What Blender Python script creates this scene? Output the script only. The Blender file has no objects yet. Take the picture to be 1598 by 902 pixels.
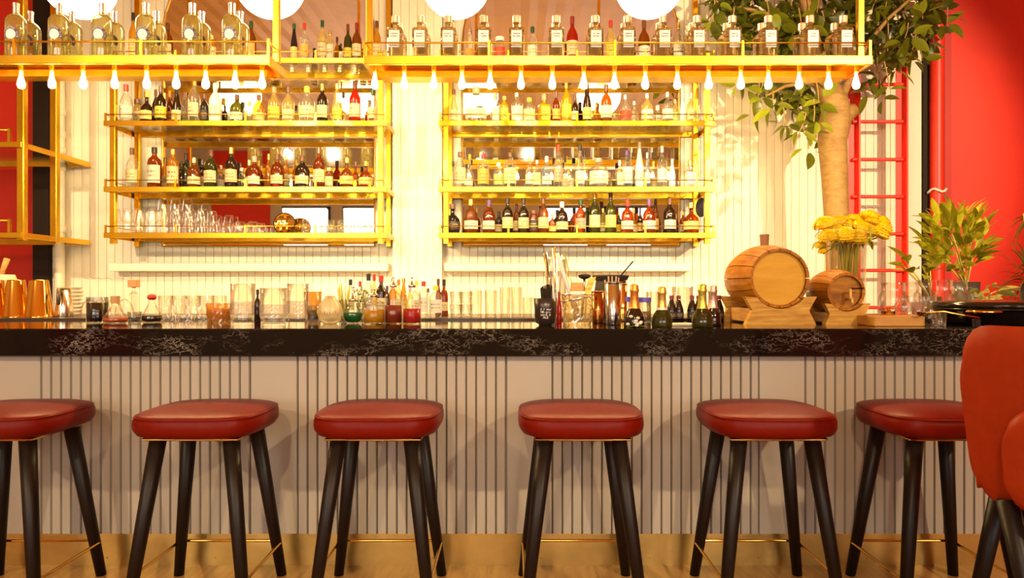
import bpy, math, random
from mathutils import Vector, Matrix
random.seed(7)
S = bpy.context.scene
COL = S.collection
PI = math.pi
# ------------------------------------------------------------------ camera
F = 1100.0            # focal length in pixels of the 1598 x 902 frame
CZ = 1.045            # eye height
def X(px, d): return (px - 799.0) / F * d
def Z(py, d): return CZ - (py - 451.0) / F * d
cam_d = bpy.data.cameras.new('camera'); cam = bpy.data.objects.new('camera', cam_d); COL.objects.link(cam)
cam.location = (0, 0, CZ); cam.rotation_euler = (PI / 2, 0, 0)
cam_d.sensor_width = 36.0; cam_d.lens = F / 1598.0 * 36.0; cam_d.clip_start = 0.02
S.camera = cam
# ------------------------------------------------------------------ world, exposure, main lights
w = bpy.data.worlds.new('World'); S.world = w; w.use_nodes = True
w.node_tree.nodes['Background'].inputs[0].default_value = (0.95, 0.97, 1.0, 1)
w.node_tree.nodes['Background'].inputs[1].default_value = 2.2
S.view_settings.view_transform = 'Standard'; S.view_settings.look = 'None'
S.view_settings.gamma = 1.0; S.view_settings.use_curve_mapping = False
S.view_settings.exposure = 0.5
S.cycles.max_bounces = 9; S.cycles.diffuse_bounces = 3; S.cycles.glossy_bounces = 5
S.cycles.transmission_bounces = 6; S.cycles.transparent_max_bounces = 24
S.cycles.caustics_reflective = False; S.cycles.caustics_refractive = False
S.cycles.sample_clamp_indirect = 4.0
GLOBE_E, BULB_E = 14.0, 420.0
SPOT_W, WIN_W = 1000.0, 20.0
def lamp(name, kind, loc, energy, color, aim=None, **kw):
    d = bpy.data.lights.new(name, kind); d.energy = energy; d.color = color
    for k, v in kw.items(): setattr(d, k, v)
    o = bpy.data.objects.new(name, d); COL.objects.link(o); o.location = loc
    if aim is not None:
        o.rotation_euler = (Vector(aim) - Vector(loc)).to_track_quat('-Z', 'Y').to_euler()
    return o
# ceiling track spotlights behind the camera (they throw the leaf and stool-leg shadows, except the last pair, added to brighten the wall)
SPOTS = [((4.3, -2.2, 3.45), (2.1, 5.2, 1.9), 1.8, 28), ((3.2, -2.2, 3.45), (1.3, 2.7, 0.5), 0.42, 50), ((-0.6, -2.4, 3.45), (-0.3, 2.7, 0.6), 0.20, 50), ((-4.0, -2.2, 3.45), (-1.8, 2.7, 0.6), 0.34, 46), ((-3.2, -2.2, 3.45), (-2.0, 5.2, 1.5), 1.0, 27), ((0.3, -2.2, 3.45), (0.0, 5.2, 1.5), 0.8, 27)]
for (p, a, k, ang) in SPOTS:
    lamp('track_spot_light', 'SPOT', p, SPOT_W * k, (1.0, 0.74, 0.44), a, spot_size=math.radians(ang), spot_blend=0.5, shadow_soft_size=0.06)
# ------------------------------------------------------------------ mesh helpers
def link(o, parent=None):
    COL.objects.link(o)
    if parent is not None: o.parent = parent
    return o
def mesh(vs, fs, smooth=False):
    me = bpy.data.meshes.new('m'); me.from_pydata(vs, [], fs); me.update()
    if smooth: me.polygons.foreach_set('use_smooth', [True] * len(me.polygons))
    return me
def obj(name, geo, mat, parent=None, loc=None, rot=None, smooth=False):
    me = geo if isinstance(geo, bpy.types.Mesh) else mesh(geo[0], geo[1], smooth)
    if mat is not None and len(me.materials) == 0: me.materials.append(mat)
    o = bpy.data.objects.new(name, me); link(o, parent)
    if loc is not None: o.location = loc
    if rot is not None: o.rotation_euler = rot
    return o
def tag(o, label, cat, group=None, kind=None):
    o['label'] = label; o['category'] = cat
    if group: o['group'] = group
    if kind: o['kind'] = kind
    return o
def struct(o, label=None):
    o['kind'] = 'structure'
    if label: o['label'] = label
    return o
def thing(name, loc, label, cat, group=None, rz=0):
    o = bpy.data.objects.new(name, None); COL.objects.link(o); o.location = loc; o.rotation_euler = (0, 0, rz)
    o.empty_display_size = 0.05
    return tag(o, label, cat, group)
def join(*gs):
    vs, fs = [], []
    for g in gs:
        n = len(vs); vs += g[0]; fs += [tuple(i + n for i in f) for f in g[1]]
    return vs, fs
def box(x0, x1, y0, y1, z0, z1, b=0.0):
    if b <= 0:
        vs = [(x, y, z) for z in (z0, z1) for y in (y0, y1) for x in (x0, x1)]
        return vs, [(0, 2, 3, 1), (4, 5, 7, 6), (0, 1, 5, 4), (2, 6, 7, 3), (0, 4, 6, 2), (1, 3, 7, 5)]
    # box with chamfered edges: 24 verts
    vs, idx = [], {}
    for sx, x in ((0, x0), (1, x1)):
        for sy, y in ((0, y0), (1, y1)):
            for sz, z in ((0, z0), (1, z1)):
                ox = b if sx == 0 else -b; oy = b if sy == 0 else -b; oz = b if sz == 0 else -b
                for ax in range(3):
                    idx[(sx, sy, sz, ax)] = len(vs)
                    vs.append((x + (0 if ax == 0 else ox), y + (0 if ax == 1 else oy), z + (0 if ax == 2 else oz)))
    fs = []
    for s in (0, 1):
        fs.append([idx[(s, a, c, 0)] for a, c in ((0, 0), (1, 0), (1, 1), (0, 1))])
        fs.append([idx[(a, s, c, 1)] for a, c in ((0, 0), (1, 0), (1, 1), (0, 1))])
        fs.append([idx[(a, c, s, 2)] for a, c in ((0, 0), (1, 0), (1, 1), (0, 1))])
    for a in (0, 1):
        for c in (0, 1):
            fs.append([idx[(a, c, 0, 0)], idx[(a, c, 1, 0)], idx[(a, c, 1, 1)], idx[(a, c, 0, 1)]])
            fs.append([idx[(a, 0, c, 0)], idx[(a, 1, c, 0)], idx[(a, 1, c, 2)], idx[(a, 0, c, 2)]])
            fs.append([idx[(0, a, c, 1)], idx[(1, a, c, 1)], idx[(1, a, c, 2)], idx[(0, a, c, 2)]])
    for a in (0, 1):
        for c in (0, 1):
            for e in (0, 1):
                fs.append([idx[(a, c, e, 0)], idx[(a, c, e, 1)], idx[(a, c, e, 2)]])
    # consistent outward winding
    cx, cy, cz = (x0 + x1) / 2, (y0 + y1) / 2, (z0 + z1) / 2
    out = []
    for f in fs:
        p = [Vector(vs[i]) for i in f]; n = (p[1] - p[0]).cross(p[2] - p[0]); m = sum(p, Vector()) / len(p) - Vector((cx, cy, cz))
        out.append(tuple(f) if n.dot(m) > 0 else tuple(reversed(f)))
    return vs, out
def lathe(prof, seg=16, cx=0, cy=0, sq=None, cap=False):
    """prof: (r, z) bottom to top; sq: per ring squareness 0..1 for rounded-square sections"""
    vs, fs = [], []
    for k, (r, z) in enumerate(prof):
        s = sq[k] if sq else 0.0
        for j in range(seg):
            a = 2 * PI * (j + 0.5) / seg
            c, si = math.cos(a), math.sin(a)
            if s > 0:
                m = (abs(c) ** 8 + abs(si) ** 8) ** (-1 / 8.0)
                q = 1 + (m - 1) * s
            else: q = 1
            vs.append((cx + r * c * q, cy + r * si * q, z))
    n = len(prof)
    for k in range(n - 1):
        for j in range(seg):
            a = k * seg + j; b = k * seg + (j + 1) % seg
            fs.append((a, b, b + seg, a + seg))
    if cap:
        fs.append(tuple(reversed(range(seg)))); fs.append(tuple((n - 1) * seg + j for j in range(seg)))
    return vs, fs
def tube(path, rad, seg=8, closed=False):
    P = [Vector(p) for p in path]; n = len(P); vs, fs = [], []
    R = rad if isinstance(rad, (list, tuple)) else [rad] * n
    t0 = (P[1] - P[0]).normalized()
    up = Vector((0, 0, 1)) if abs(t0.z) < 0.9 else Vector((0, 1, 0))
    u = t0.cross(up).normalized()
    for i in range(n):
        if closed: t = (P[(i + 1) % n] - P[i - 1]).normalized()
        elif i == 0: t = (P[1] - P[0]).normalized()
        elif i == n - 1: t = (P[-1] - P[-2]).normalized()
        else: t = (P[i + 1] - P[i - 1]).normalized()
        u = (u - t * u.dot(t)).normalized(); v = t.cross(u)
        for j in range(seg):
            a = 2 * PI * j / seg
            vs.append(tuple(P[i] + (u * math.cos(a) + v * math.sin(a)) * R[i]))
    m = n if closed else n - 1
    for i in range(m):
        for j in range(seg):
            a = i * seg + j; b = i * seg + (j + 1) % seg; i2 = ((i + 1) % n) * seg
            fs.append((a, b, i2 + (j + 1) % seg, i2 + j))
    if not closed:
        fs.append(tuple(reversed(range(seg)))); fs.append(tuple((n - 1) * seg + j for j in range(seg)))
    return vs, fs
def prism(poly, y0, y1):
    """poly in (x,z), counter-clockwise seen from -y; extruded along y"""
    n = len(poly)
    vs = [(x, y0, z) for x, z in poly] + [(x, y1, z) for x, z in poly]
    fs = [tuple(range(n)), tuple(reversed(range(n, 2 * n)))]
    for i in range(n):
        j = (i + 1) % n
        fs.append((i, i + n, j + n, j))
    return vs, fs
def grid(fn, nu, nv, wrapu=False):
    vs = [fn(i / (nu if wrapu else nu - 1), j / (nv - 1)) for j in range(nv) for i in range(nu)]
    fs = []
    for j in range(nv - 1):
        for i in range(nu if wrapu else nu - 1):
            i2 = (i + 1) % nu
            fs.append((j * nu + i, j * nu + i2, (j + 1) * nu + i2, (j + 1) * nu + i))
    return vs, fs
def ball(r, seg=14, rings=9, sz=1.0, z0=0.0):
    return lathe([(max(1e-4, r * math.sin(PI * k / rings)), z0 - r * sz * math.cos(PI * k / rings)) for k in range(rings + 1)], seg)
# ------------------------------------------------------------------ materials
MATS = {}
def nodes(name):
    m = bpy.data.materials.new(name); m.use_nodes = True; nt = m.node_tree
    for n in list(nt.nodes): nt.nodes.remove(n)
    out = nt.nodes.new('ShaderNodeOutputMaterial')
    return m, nt, out
def N(nt, t, **kw):
    n = nt.nodes.new(t)
    for k, v in kw.items():
        if k in n.inputs: n.inputs[k].default_value = v
        else: setattr(n, k, v)
    return n
def c4(c): return (c[0], c[1], c[2], 1.0)
def pbr(name, col, rough=0.5, metal=0.0, noise=0.0, nscale=20.0, bump=0.0, spec=0.5, col2=None, stretch=None, coat=0.0, rand=0.0, trans=0.0):
    if name in MATS: return MATS[name]
    m, nt, out = nodes(name); L = nt.links.new
    p = N(nt, 'ShaderNodeBsdfPrincipled', Roughness=rough, Metallic=metal)
    p.inputs['Base Color'].default_value = c4(col); p.inputs['Specular IOR Level'].default_value = spec
    p.inputs['Coat Weight'].default_value = coat
    L(p.outputs[0], out.inputs[0])
    src = None
    if noise or bump or col2:
        tc = N(nt, 'ShaderNodeTexCoord'); mp = N(nt, 'ShaderNodeMapping')
        if stretch: mp.inputs['Scale'].default_value = stretch
        L(tc.outputs['Object'], mp.inputs[0])
        nz = N(nt, 'ShaderNodeTexNoise', Scale=nscale, Detail=5.0, Roughness=0.6); L(mp.outputs[0], nz.inputs['Vector'])
        if noise or col2:
            mx = N(nt, 'ShaderNodeMix', data_type='RGBA')
            d = col2 if col2 else tuple(max(0, c * (1 - noise)) for c in col)
            mx.inputs['A'].default_value = c4(col); mx.inputs['B'].default_value = c4(d)
            mx.inputs[6].default_value = c4(col); mx.inputs[7].default_value = c4(d)
            rp = N(nt, 'ShaderNodeValToRGB'); rp.color_ramp.elements[0].position = 0.35; rp.color_ramp.elements[1].position = 0.68
            L(nz.outputs['Fac'], rp.inputs[0]); L(rp.outputs[0], mx.inputs[0])
            src = mx.outputs[2]; L(src, p.inputs['Base Color'])
        if bump:
            b = N(nt, 'ShaderNodeBump', Strength=bump, Distance=0.01); L(nz.outputs['Fac'], b.inputs['Height']); L(b.outputs[0], p.inputs['Normal'])
    if rand:
        oi = N(nt, 'ShaderNodeObjectInfo'); hs = N(nt, 'ShaderNodeHueSaturation'); hs.inputs['Color'].default_value = c4(col)
        mr = N(nt, 'ShaderNodeMapRange'); mr.inputs['To Min'].default_value = 1 - rand; mr.inputs['To Max'].default_value = 1 + rand
        L(oi.outputs['Random'], mr.inputs[0]); L(mr.outputs[0], hs.inputs['Value'])
        if src: L(src, hs.inputs['Color'])
        L(hs.outputs[0], p.inputs['Base Color'])
        if trans:
            tr = N(nt, 'ShaderNodeBsdfTranslucent'); ms = N(nt, 'ShaderNodeMixShader', Fac=trans)
            L(hs.outputs[0], tr.inputs[0]); L(p.outputs[0], ms.inputs[1]); L(tr.outputs[0], ms.inputs[2]); L(ms.outputs[0], out.inputs[0])
    MATS[name] = m; return m
def glass(name, tint=(0.97, 0.97, 0.95), dens=0.0, body=None, rough=0.03, refl=1.0):
    """thin glass: see-through with reflections at grazing angles; dens = how much coloured body shows"""
    if name in MATS: return MATS[name]
    m, nt, out = nodes(name); L = nt.links.new
    t = N(nt, 'ShaderNodeBsdfTransparent'); t.inputs[0].default_value = c4(tint)
    g = N(nt, 'ShaderNodeBsdfGlossy', Roughness=rough); g.inputs[0].default_value = (1, 1, 1, 1)
    last = t.outputs[0]
    if dens > 0:
        d = N(nt, 'ShaderNodeBsdfPrincipled', Roughness=0.2); d.inputs['Specular IOR Level'].default_value = 0.12; d.inputs['Base Color'].default_value = c4(body or tint)
        tl = N(nt, 'ShaderNodeBsdfTranslucent'); tl.inputs[0].default_value = c4(body or tint)
        mm = N(nt, 'ShaderNodeMixShader', Fac=0.35); L(d.outputs[0], mm.inputs[1]); L(tl.outputs[0], mm.inputs[2])
        mx = N(nt, 'ShaderNodeMixShader', Fac=dens); L(last, mx.inputs[1]); L(mm.outputs[0], mx.inputs[2]); last = mx.outputs[0]
    lw = N(nt, 'ShaderNodeLayerWeight', Blend=0.22)
    mu = N(nt, 'ShaderNodeMath', operation='MULTIPLY_ADD', use_clamp=True); mu.inputs[1].default_value = 0.45 * refl; mu.inputs[2].default_value = 0.045 * refl
    L(lw.outputs['Fresnel'], mu.inputs[0])
    ms = N(nt, 'ShaderNodeMixShader'); L(mu.outputs[0], ms.inputs[0]); L(last, ms.inputs[1]); L(g.outputs[0], ms.inputs[2])
    L(ms.outputs[0], out.inputs[0]); MATS[name] = m; return m
def emit(name, col, strength):
    if name in MATS: return MATS[name]
    m, nt, out = nodes(name); e = N(nt, 'ShaderNodeEmission', Strength=strength); e.inputs[0].default_value = c4(col)
    nt.links.new(e.outputs[0], out.inputs[0]); MATS[name] = m; return m
def printed(name, col, ink, rows=4.0, cols=26.0, lo=0.25, hi=0.8, dens=0.5):
    """paper label with rows of small printed marks (flat print)"""
    if name in MATS: return MATS[name]
    m, nt, out = nodes(name); L = nt.links.new
    p = N(nt, 'ShaderNodeBsdfPrincipled', Roughness=0.55); L(p.outputs[0], out.inputs[0])
    tc = N(nt, 'ShaderNodeTexCoord'); sp = N(nt, 'ShaderNodeSeparateXYZ'); L(tc.outputs['Generated'], sp.inputs[0])
    def M(op, a, b=None, c=None):
        n = N(nt, 'ShaderNodeMath', operation=op)
        for i, v in enumerate((a, b, c)):
            if v is None: continue
            if isinstance(v, (int, float)): n.inputs[i].default_value = v
            else: L(v, n.inputs[i])
        return n.outputs[0]
    z = sp.outputs['Z']; x = sp.outputs['X']
    fr = M('FRACT', M('MULTIPLY', z, rows))
    band = M('MULTIPLY', M('GREATER_THAN', fr, 0.3), M('LESS_THAN', fr, 0.8))
    rng = M('MULTIPLY', M('GREATER_THAN', z, lo), M('LESS_THAN', z, hi))
    inx = M('MULTIPLY', M('GREATER_THAN', x, 0.16), M('LESS_THAN', x, 0.84))
    cb = N(nt, 'ShaderNodeCombineXYZ'); L(M('MULTIPLY', x, cols), cb.inputs[0]); L(M('FLOOR', M('MULTIPLY', z, rows)), cb.inputs[2])
    oi = N(nt, 'ShaderNodeObjectInfo'); L(M('MULTIPLY', oi.outputs['Random'], 50.0), cb.inputs[1])
    nz = N(nt, 'ShaderNodeTexNoise', Scale=1.0, Detail=2.0); L(cb.outputs[0], nz.inputs['Vector'])
    mk = M('GREATER_THAN', nz.outputs['Fac'], dens)
    fac = M('MULTIPLY', M('MULTIPLY', band, rng), M('MULTIPLY', inx, mk))
    mx = N(nt, 'ShaderNodeMix', data_type='RGBA'); mx.inputs[6].default_value = c4(col); mx.inputs[7].default_value = c4(ink); L(M('MULTIPLY', fac, 0.8), mx.inputs[0])
    L(mx.outputs[2], p.inputs['Base Color']); MATS[name] = m; return m
BRASS = pbr('brass', (0.90, 0.54, 0.035), 0.24, 1.0, noise=0.18, nscale=6.0)
BRASS_D = pbr('brass_dark', (0.62, 0.36, 0.06), 0.3, 1.0, noise=0.25, nscale=9.0)
WHITE = pbr('white_paint', (0.78, 0.69, 0.53), 0.55, noise=0.06, nscale=4.0, bump=0.04)
RED = pbr('red_paint', (0.78, 0.030, 0.010), 0.42, noise=0.12, nscale=2.0)
RED_D = pbr('dark_red_paint', (0.42, 0.012, 0.006), 0.4)
BLACK = pbr('black_paint', (0.020, 0.011, 0.006), 0.7, spec=0.2)
CLEAR = glass('clear_glass')
SHELFG = glass('shelf_glass', (0.93, 0.96, 0.92), refl=1.3)
LEATHER = pbr('red_leather', (0.175, 0.007, 0.0015), 0.38, noise=0.15, nscale=40.0, bump=0.03, spec=0.13)
WOOD_D = pbr('dark_wood', (0.012, 0.006, 0.004), 0.42, spec=0.3, noise=0.4, nscale=14.0, stretch=(6, 6, 0.6))
WOOD_L = pbr('light_wood', (0.62, 0.33, 0.10), 0.55, col2=(0.42, 0.19, 0.045), nscale=9.0, stretch=(1.0, 1.0, 7.0), bump=0.1, spec=0.2)
OAK = pbr('barrel_oak', (0.50, 0.19, 0.010), 0.42, col2=(0.30, 0.09, 0.005), nscale=7.0, stretch=(5, 1.0, 5), bump=0.06, rand=0.16, spec=0.15)
STEEL = pbr('steel', (0.72, 0.70, 0.66), 0.16, 1.0)
GOLD = pbr('polished_gold', (0.90, 0.52, 0.10), 0.1, 1.0)
# ------------------------------------------------------------------ the room
DW = 5.2                                   # back-bar wall plane
RX, RY0, RH = 6.6, -4.2, 4.25
floor_m = pbr('floor_boards', (0.50, 0.27, 0.09), 0.3, col2=(0.36, 0.17, 0.05), nscale=5.0, stretch=(8, 1, 1))
struct(obj('floor', box(-RX, RX, RY0, 5.7, -0.1, 0.0), floor_m), 'warm brown wooden bar floor')
# ceiling of corrugated tan sheets
vs, fs = [], []
nx = 132
for i in range(nx + 1):
    x = -RX + 2 * RX * i / nx; zz = RH + (0.010 if i % 2 else 0.0)
    vs += [(x, RY0, zz), (x, 5.7, zz)]
for i in range(nx): fs.append((2 * i, 2 * i + 1, 2 * i + 3, 2 * i + 2))
TAN = pbr('tan_metal', (0.82, 0.40, 0.05), 0.5, noise=0.1, nscale=3.0)
struct(obj('ceiling', (vs, fs), TAN), 'corrugated tan ceiling')
# back-bar wall with tongue-and-groove boards
XL, XR = X(76, DW), X(1441, DW)
wall = struct(obj('wall_back', box(XL, XR, DW + 0.015, DW + 0.12, 0, RH + 0.03), WHITE), 'cream boarded wall behind the bar')
nb = 106; bw = (XR - XL) / nb
pm = mesh(*box(0.0012, bw - 0.0012, 0, 0.015, 0.0, RH, 0.002))
pm.materials.append(pbr('board_paint', (0.79, 0.70, 0.54), 0.5, noise=0.05, nscale=3.0, rand=0.03))
for i in range(nb): obj('plank', pm, None, wall, (XL + i * bw, DW, 0))
# pillar between the two shelf racks
x0, x1 = X(613, 5.12), X(690, 5.12)
pil = struct(obj('wall_pillar', box(x0, x1, 5.12, DW, 0, RH), WHITE), 'cream boarded pillar between the shelf racks')
for i in range(6):
    wv = (x1 - x0) / 6
    obj('plank', box(x0 + i * wv + 0.001, x0 + (i + 1) * wv - 0.001, 5.11, 5.12, 0, RH), MATS['board_paint'], pil)
# ledge boards below the racks
for k, (a, b) in enumerate(((172, 606), (694, 1078))):
    struct(obj('trim_%d' % (k + 1), box(X(a, 5.1), X(b, 5.1), 5.07, DW, Z(423, 5.07), Z(411, 5.07), 0.004), WHITE), 'white ledge under the shelf rack')
# left end: black post, white pipe, red wall
struct(obj('wall_post', box(X(51, 5.15), X(75, 5.15), 5.15, 5.45, 0, RH), BLACK), 'black post beside the red wall')
struct(obj('wall_left', box(-RX, X(60, 5.4), 5.4, 5.55, 0, RH), RED), 'red wall at the left end')
pp = thing('wall_pipe', (X(93, 5.12), 5.12, 0), 'white ribbed pipe on the wall beside the black post', 'pipe')
obj('pipe', lathe([(0.034, 0.0), (0.034, RH)], 14), WHITE, pp, smooth=True)
for zz in (1.45, 1.9, 2.02, 2.14, 2.3):
    obj('coupling', lathe([(0.034, zz), (0.042, zz + 0.005), (0.042, zz + 0.05), (0.034, zz + 0.055)], 14), WHITE, pp, smooth=True)
# right end: trim, pipe, red wall
struct(obj('trim_3', box(X(1414, 5.15), X(1436, 5.15), 5.13, DW, 0, RH, 0.004), WHITE), 'white vertical trim beside the ladder')
struct(obj('trim_4', box(X(1437, 5.2), X(1449, 5.2), 5.17, 5.3, 0, RH), BLACK), 'black gap strip beside the red wall')
struct(obj('wall_right', box(X(1446, 5.2), RX, 5.22, 5.4, 0, RH), RED), 'red wall at the right end')
rp = thing('red_pipe', (X(1462, 5.14), 5.14, 0), 'red painted drain pipe with a white tie on the red wall', 'pipe')
obj('pipe', lathe([(0.046, 0.0), (0.046, RH)], 16), RED, rp, smooth=True)
obj('tie', tube([(0.058 * math.cos(t * PI / 10), -0.058 * math.sin(t * PI / 10), Z(297, 5.1) + 0.012 * math.sin(t)) for t in range(-2, 13)], 0.009, 6), pbr('cotton', (0.8, 0.72, 0.62), 0.8), rp, smooth=True)
obj('bracket', box(0.05, 0.10, -0.01, 0.08, 0, RH), RED_D, rp)
# side walls and the far wall behind the camera (seen only in the mirrors)
struct(obj('wall_side_left', box(-RX - 0.1, -RX, RY0, 5.7, 0, RH), WHITE), 'pale side wall')
struct(obj('wall_side_right', box(RX, RX + 0.1, RY0, 5.7, 0, RH), RED), 'red side wall')
WG = pbr('wall_grey', (0.58, 0.55, 0.50), 0.6, noise=0.05)
wins = [(-4.75, -3.75), (-3.5, -2.5), (-2.0, -1.0), (0.6, 1.6), (1.9, 2.9), (3.6, 4.6)]
WZ0, WZ1 = 0.9, 2.75
g = [box(-RX, RX, RY0 - 0.15, RY0, 0, WZ0), box(-RX, RX, RY0 - 0.15, RY0, WZ1, RH + 0.03)]
xs = [-RX] + [v for ab in wins for v in ab] + [RX]
for i in range(0, len(xs), 2): g.append(box(xs[i], xs[i + 1], RY0 - 0.15, RY0, WZ0, WZ1))
fw = struct(obj('wall_front', join(*g), WG), 'grey wall with street windows opposite the bar')
obj('panel', box(-6.2, -5.0, RY0, RY0 + 0.03, 0, 3.9), RED, fw)
for k, (a, b) in enumerate(wins):
    fr = struct(obj('window_%d' % (k + 1), join(box(a, a + 0.05, RY0 - 0.1, RY0 + 0.03, WZ0, WZ1), box(b - 0.05, b, RY0 - 0.1, RY0 + 0.03, WZ0, WZ1), box(a, b, RY0 - 0.1, RY0 + 0.03, WZ0, WZ0 + 0.05), box(a, b, RY0 - 0.1, RY0 + 0.03, WZ1 - 0.05, WZ1), box((a + b) / 2 - 0.025, (a + b) / 2 + 0.025, RY0 - 0.1, RY0 + 0.03, WZ0, WZ1)), BLACK), 'dark framed street window')
    lamp('window_daylight', 'AREA', ((a + b) / 2, RY0 + 0.06, (WZ0 + WZ1) / 2), WIN_W, (1.0, 0.88, 0.72), ((a + b) / 2, 5, 1.0), shape='RECTANGLE', size=b - a - 0.1, size_y=WZ1 - WZ0 - 0.1)
for i, (p, a, k, ang) in enumerate(SPOTS):
    t = thing('track_spotlight', (p[0], p[1] - 0.02, p[2] + 0.02), ['black ceiling spotlight above the right end of the room', 'black ceiling spotlight second from the right end', 'black ceiling spotlight above the middle of the room', 'black ceiling spotlight above the left end of the room', 'black ceiling spotlight added as wall wash, second from the left end', 'black ceiling spotlight added as wall wash, just right of the middle'][i], 'spotlight', 'track spotlights')
    obj('stem', box(-0.015, 0.015, -0.1, -0.07, 0.08, RH - p[2]), BLACK, t)
    dv = (Vector(a) - Vector(p)).to_track_quat('Z', 'Y').to_euler()
    obj('housing', lathe([(0.07, -0.16), (0.08, -0.15), (0.085, -0.04), (0.10, -0.03)], 16), BLACK, t, rot=dv, smooth=True)
# ------------------------------------------------------------------ mirrors in the back-bar wall
MIR = pbr('mirror', (0.93, 0.90, 0.85), 0.015, 1.0)
def mirror(pa, pb, spring, pbot, label):
    a, b = X(pa, DW), X(pb, DW); r = (b - a) / 2; cx = (a + b) / 2; zs = Z(spring, DW); z0 = Z(pbot, DW)
    out = [(a, z0), (b, z0)] + [(cx + r * math.cos(t * PI / 24), zs + r * math.sin(t * PI / 24)) for t in range(25)]
    t = thing('arched_mirror', (0, 0, 0), label, 'mirror', 'arched mirrors')
    obj('pane', prism(out, DW - 0.012, DW - 0.001), MIR, t)
    obj('frame', tube([(x, DW - 0.012, z) for x, z in out], 0.008, 6, True), BRASS_D, t)
mirror(255, 585, 62, 384, 'tall arched mirror behind the left shelf rack')
mirror(722, 1060, 72, 384, 'tall arched mirror behind the right shelf rack')
# ------------------------------------------------------------------ the bar
CT, CB = Z(513, 2.62), Z(556, 2.62)        # countertop top and bottom heights
def marble():
    m, nt, out = nodes('black_marble'); L = nt.links.new
    p = N(nt, 'ShaderNodeBsdfPrincipled', Roughness=0.07); L(p.outputs[0], out.inputs[0])
    p.inputs['Coat Weight'].default_value = 0.0; p.inputs['Specular IOR Level'].default_value = 0.4; p.inputs['Coat Roughness'].default_value = 0.03
    tc = N(nt, 'ShaderNodeTexCoord'); mp = N(nt, 'ShaderNodeMapping'); mp.inputs['Scale'].default_value = (1.0, 1.0, 1.9); L(tc.outputs['Object'], mp.inputs[0])
    n1 = N(nt, 'ShaderNodeTexNoise', Scale=24.0, Detail=8.0, Roughness=0.7, Distortion=0.15); L(mp.outputs[0], n1.inputs['Vector'])
    n2 = N(nt, 'ShaderNodeTexNoise', Scale=4.5, Detail=4.0); L(mp.outputs[0], n2.inputs['Vector'])
    r1 = N(nt, 'ShaderNodeValToRGB'); e = r1.color_ramp.elements; e[0].position = 0.489; e[0].color = (0, 0, 0, 1); e[1].position = 0.50; e[1].color = (1, 1, 1, 1)
    e2 = e.new(0.511); e2.color = (0, 0, 0, 1)
    r2 = N(nt, 'ShaderNodeValToRGB'); r2.color_ramp.elements[0].position = 0.50; r2.color_ramp.elements[1].position = 0.72
    L(n1.outputs['Fac'], r1.inputs[0]); L(n2.outputs['Fac'], r2.inputs[0])
    mu = N(nt, 'ShaderNodeMath', operation='MULTIPLY'); L(r1.outputs[0], mu.inputs[0]); L(r2.outputs[0], mu.inputs[1])
    mx = N(nt, 'ShaderNodeMix', data_type='RGBA'); mx.inputs[6].default_value = (0.008, 0.005, 0.004, 1); mx.inputs[7].default_value = (0.75, 0.64, 0.52, 1)
    L(mu.outputs[0], mx.inputs[0]); L(mx.outputs[2], p.inputs['Base Color']); return m
MARBLE = marble()
BX0, BX1 = -3.3, 3.3
tag(obj('countertop', box(BX0, BX1, 2.62, 3.32, CB, CT, 0.004), MARBLE), 'polished black marble bar top with white veins', 'countertop')
PD = 2.67
bar = thing('bar_counter', (0, PD, 0), 'pale grey fluted bar front with a brass kick plate', 'bar')
PAN = pbr('panel_paint', (0.47, 0.41, 0.33), 0.5, noise=0.05, nscale=3.0, rand=0.02)
pz0 = Z(832, PD)
obj('body', box(BX0 + 0.02, BX1 - 0.02, 0.012, 0.55, 0.0, CB), PAN, bar)
sw = 15.45 / F * PD
slat = mesh(*prism([(0.0, pz0), (sw, pz0), (sw, CB), (0, CB)], 0, 0.0))
def slat_geo(w_, edge):
    e = edge; pr = [(0.0008, 0.012), (0.0008 + e * 0.3, 0.002), (0.0008 + e, -0.006), (w_ - 0.0008 - e, -0.006), (w_ - 0.0008 - e * 0.3, 0.002), (w_ - 0.0008, 0.012)]
    vs = [(x, y, pz0) for x, y in pr] + [(x, y, CB) for x, y in pr]; n = len(pr)
    return vs, [(i, i + 1, i + 1 + n, i + n) for i in range(n - 1)] + [tuple(reversed(range(n)))]
slat = mesh(*slat_geo(sw, 0.0035))
flats = [(-10, 66), (391, 465), (790, 862), (1180, 1256), (1600, 1680), (-420, -345), (2000, 2070)]
px = -560.0
fl = sorted(flats)
while px < 2120:
    hit = next((f for f in fl if f[0] - 8 <= px < f[1] - 2), None)
    if hit:
        wv = (hit[1] - hit[0]) / F * PD
        obj('flat_panel', slat_geo(wv, 0.0035), PAN, bar, (X(hit[0], PD), 0, 0)); px = hit[1]; continue
    obj('slat', slat, PAN, bar, (X(px, PD), 0, 0)); px += 15.45
# hammered brass kick plate
KB = pbr('kick_brass', (0.80, 0.54, 0.16), 0.34, 1.0, noise=0.3, nscale=3.5, bump=0.25)
obj('kick_plate', box(BX0, BX1, -0.006, 0.012, 0.0, pz0), KB, bar)
for i in range(-8, 9):
    obj('screw', lathe([(0.004, 0), (0.004, 0.002)], 8, cap=True), BRASS_D, bar, (i * 0.41 + 0.11, -0.006, 0.03), (PI / 2, 0, 0))
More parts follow.
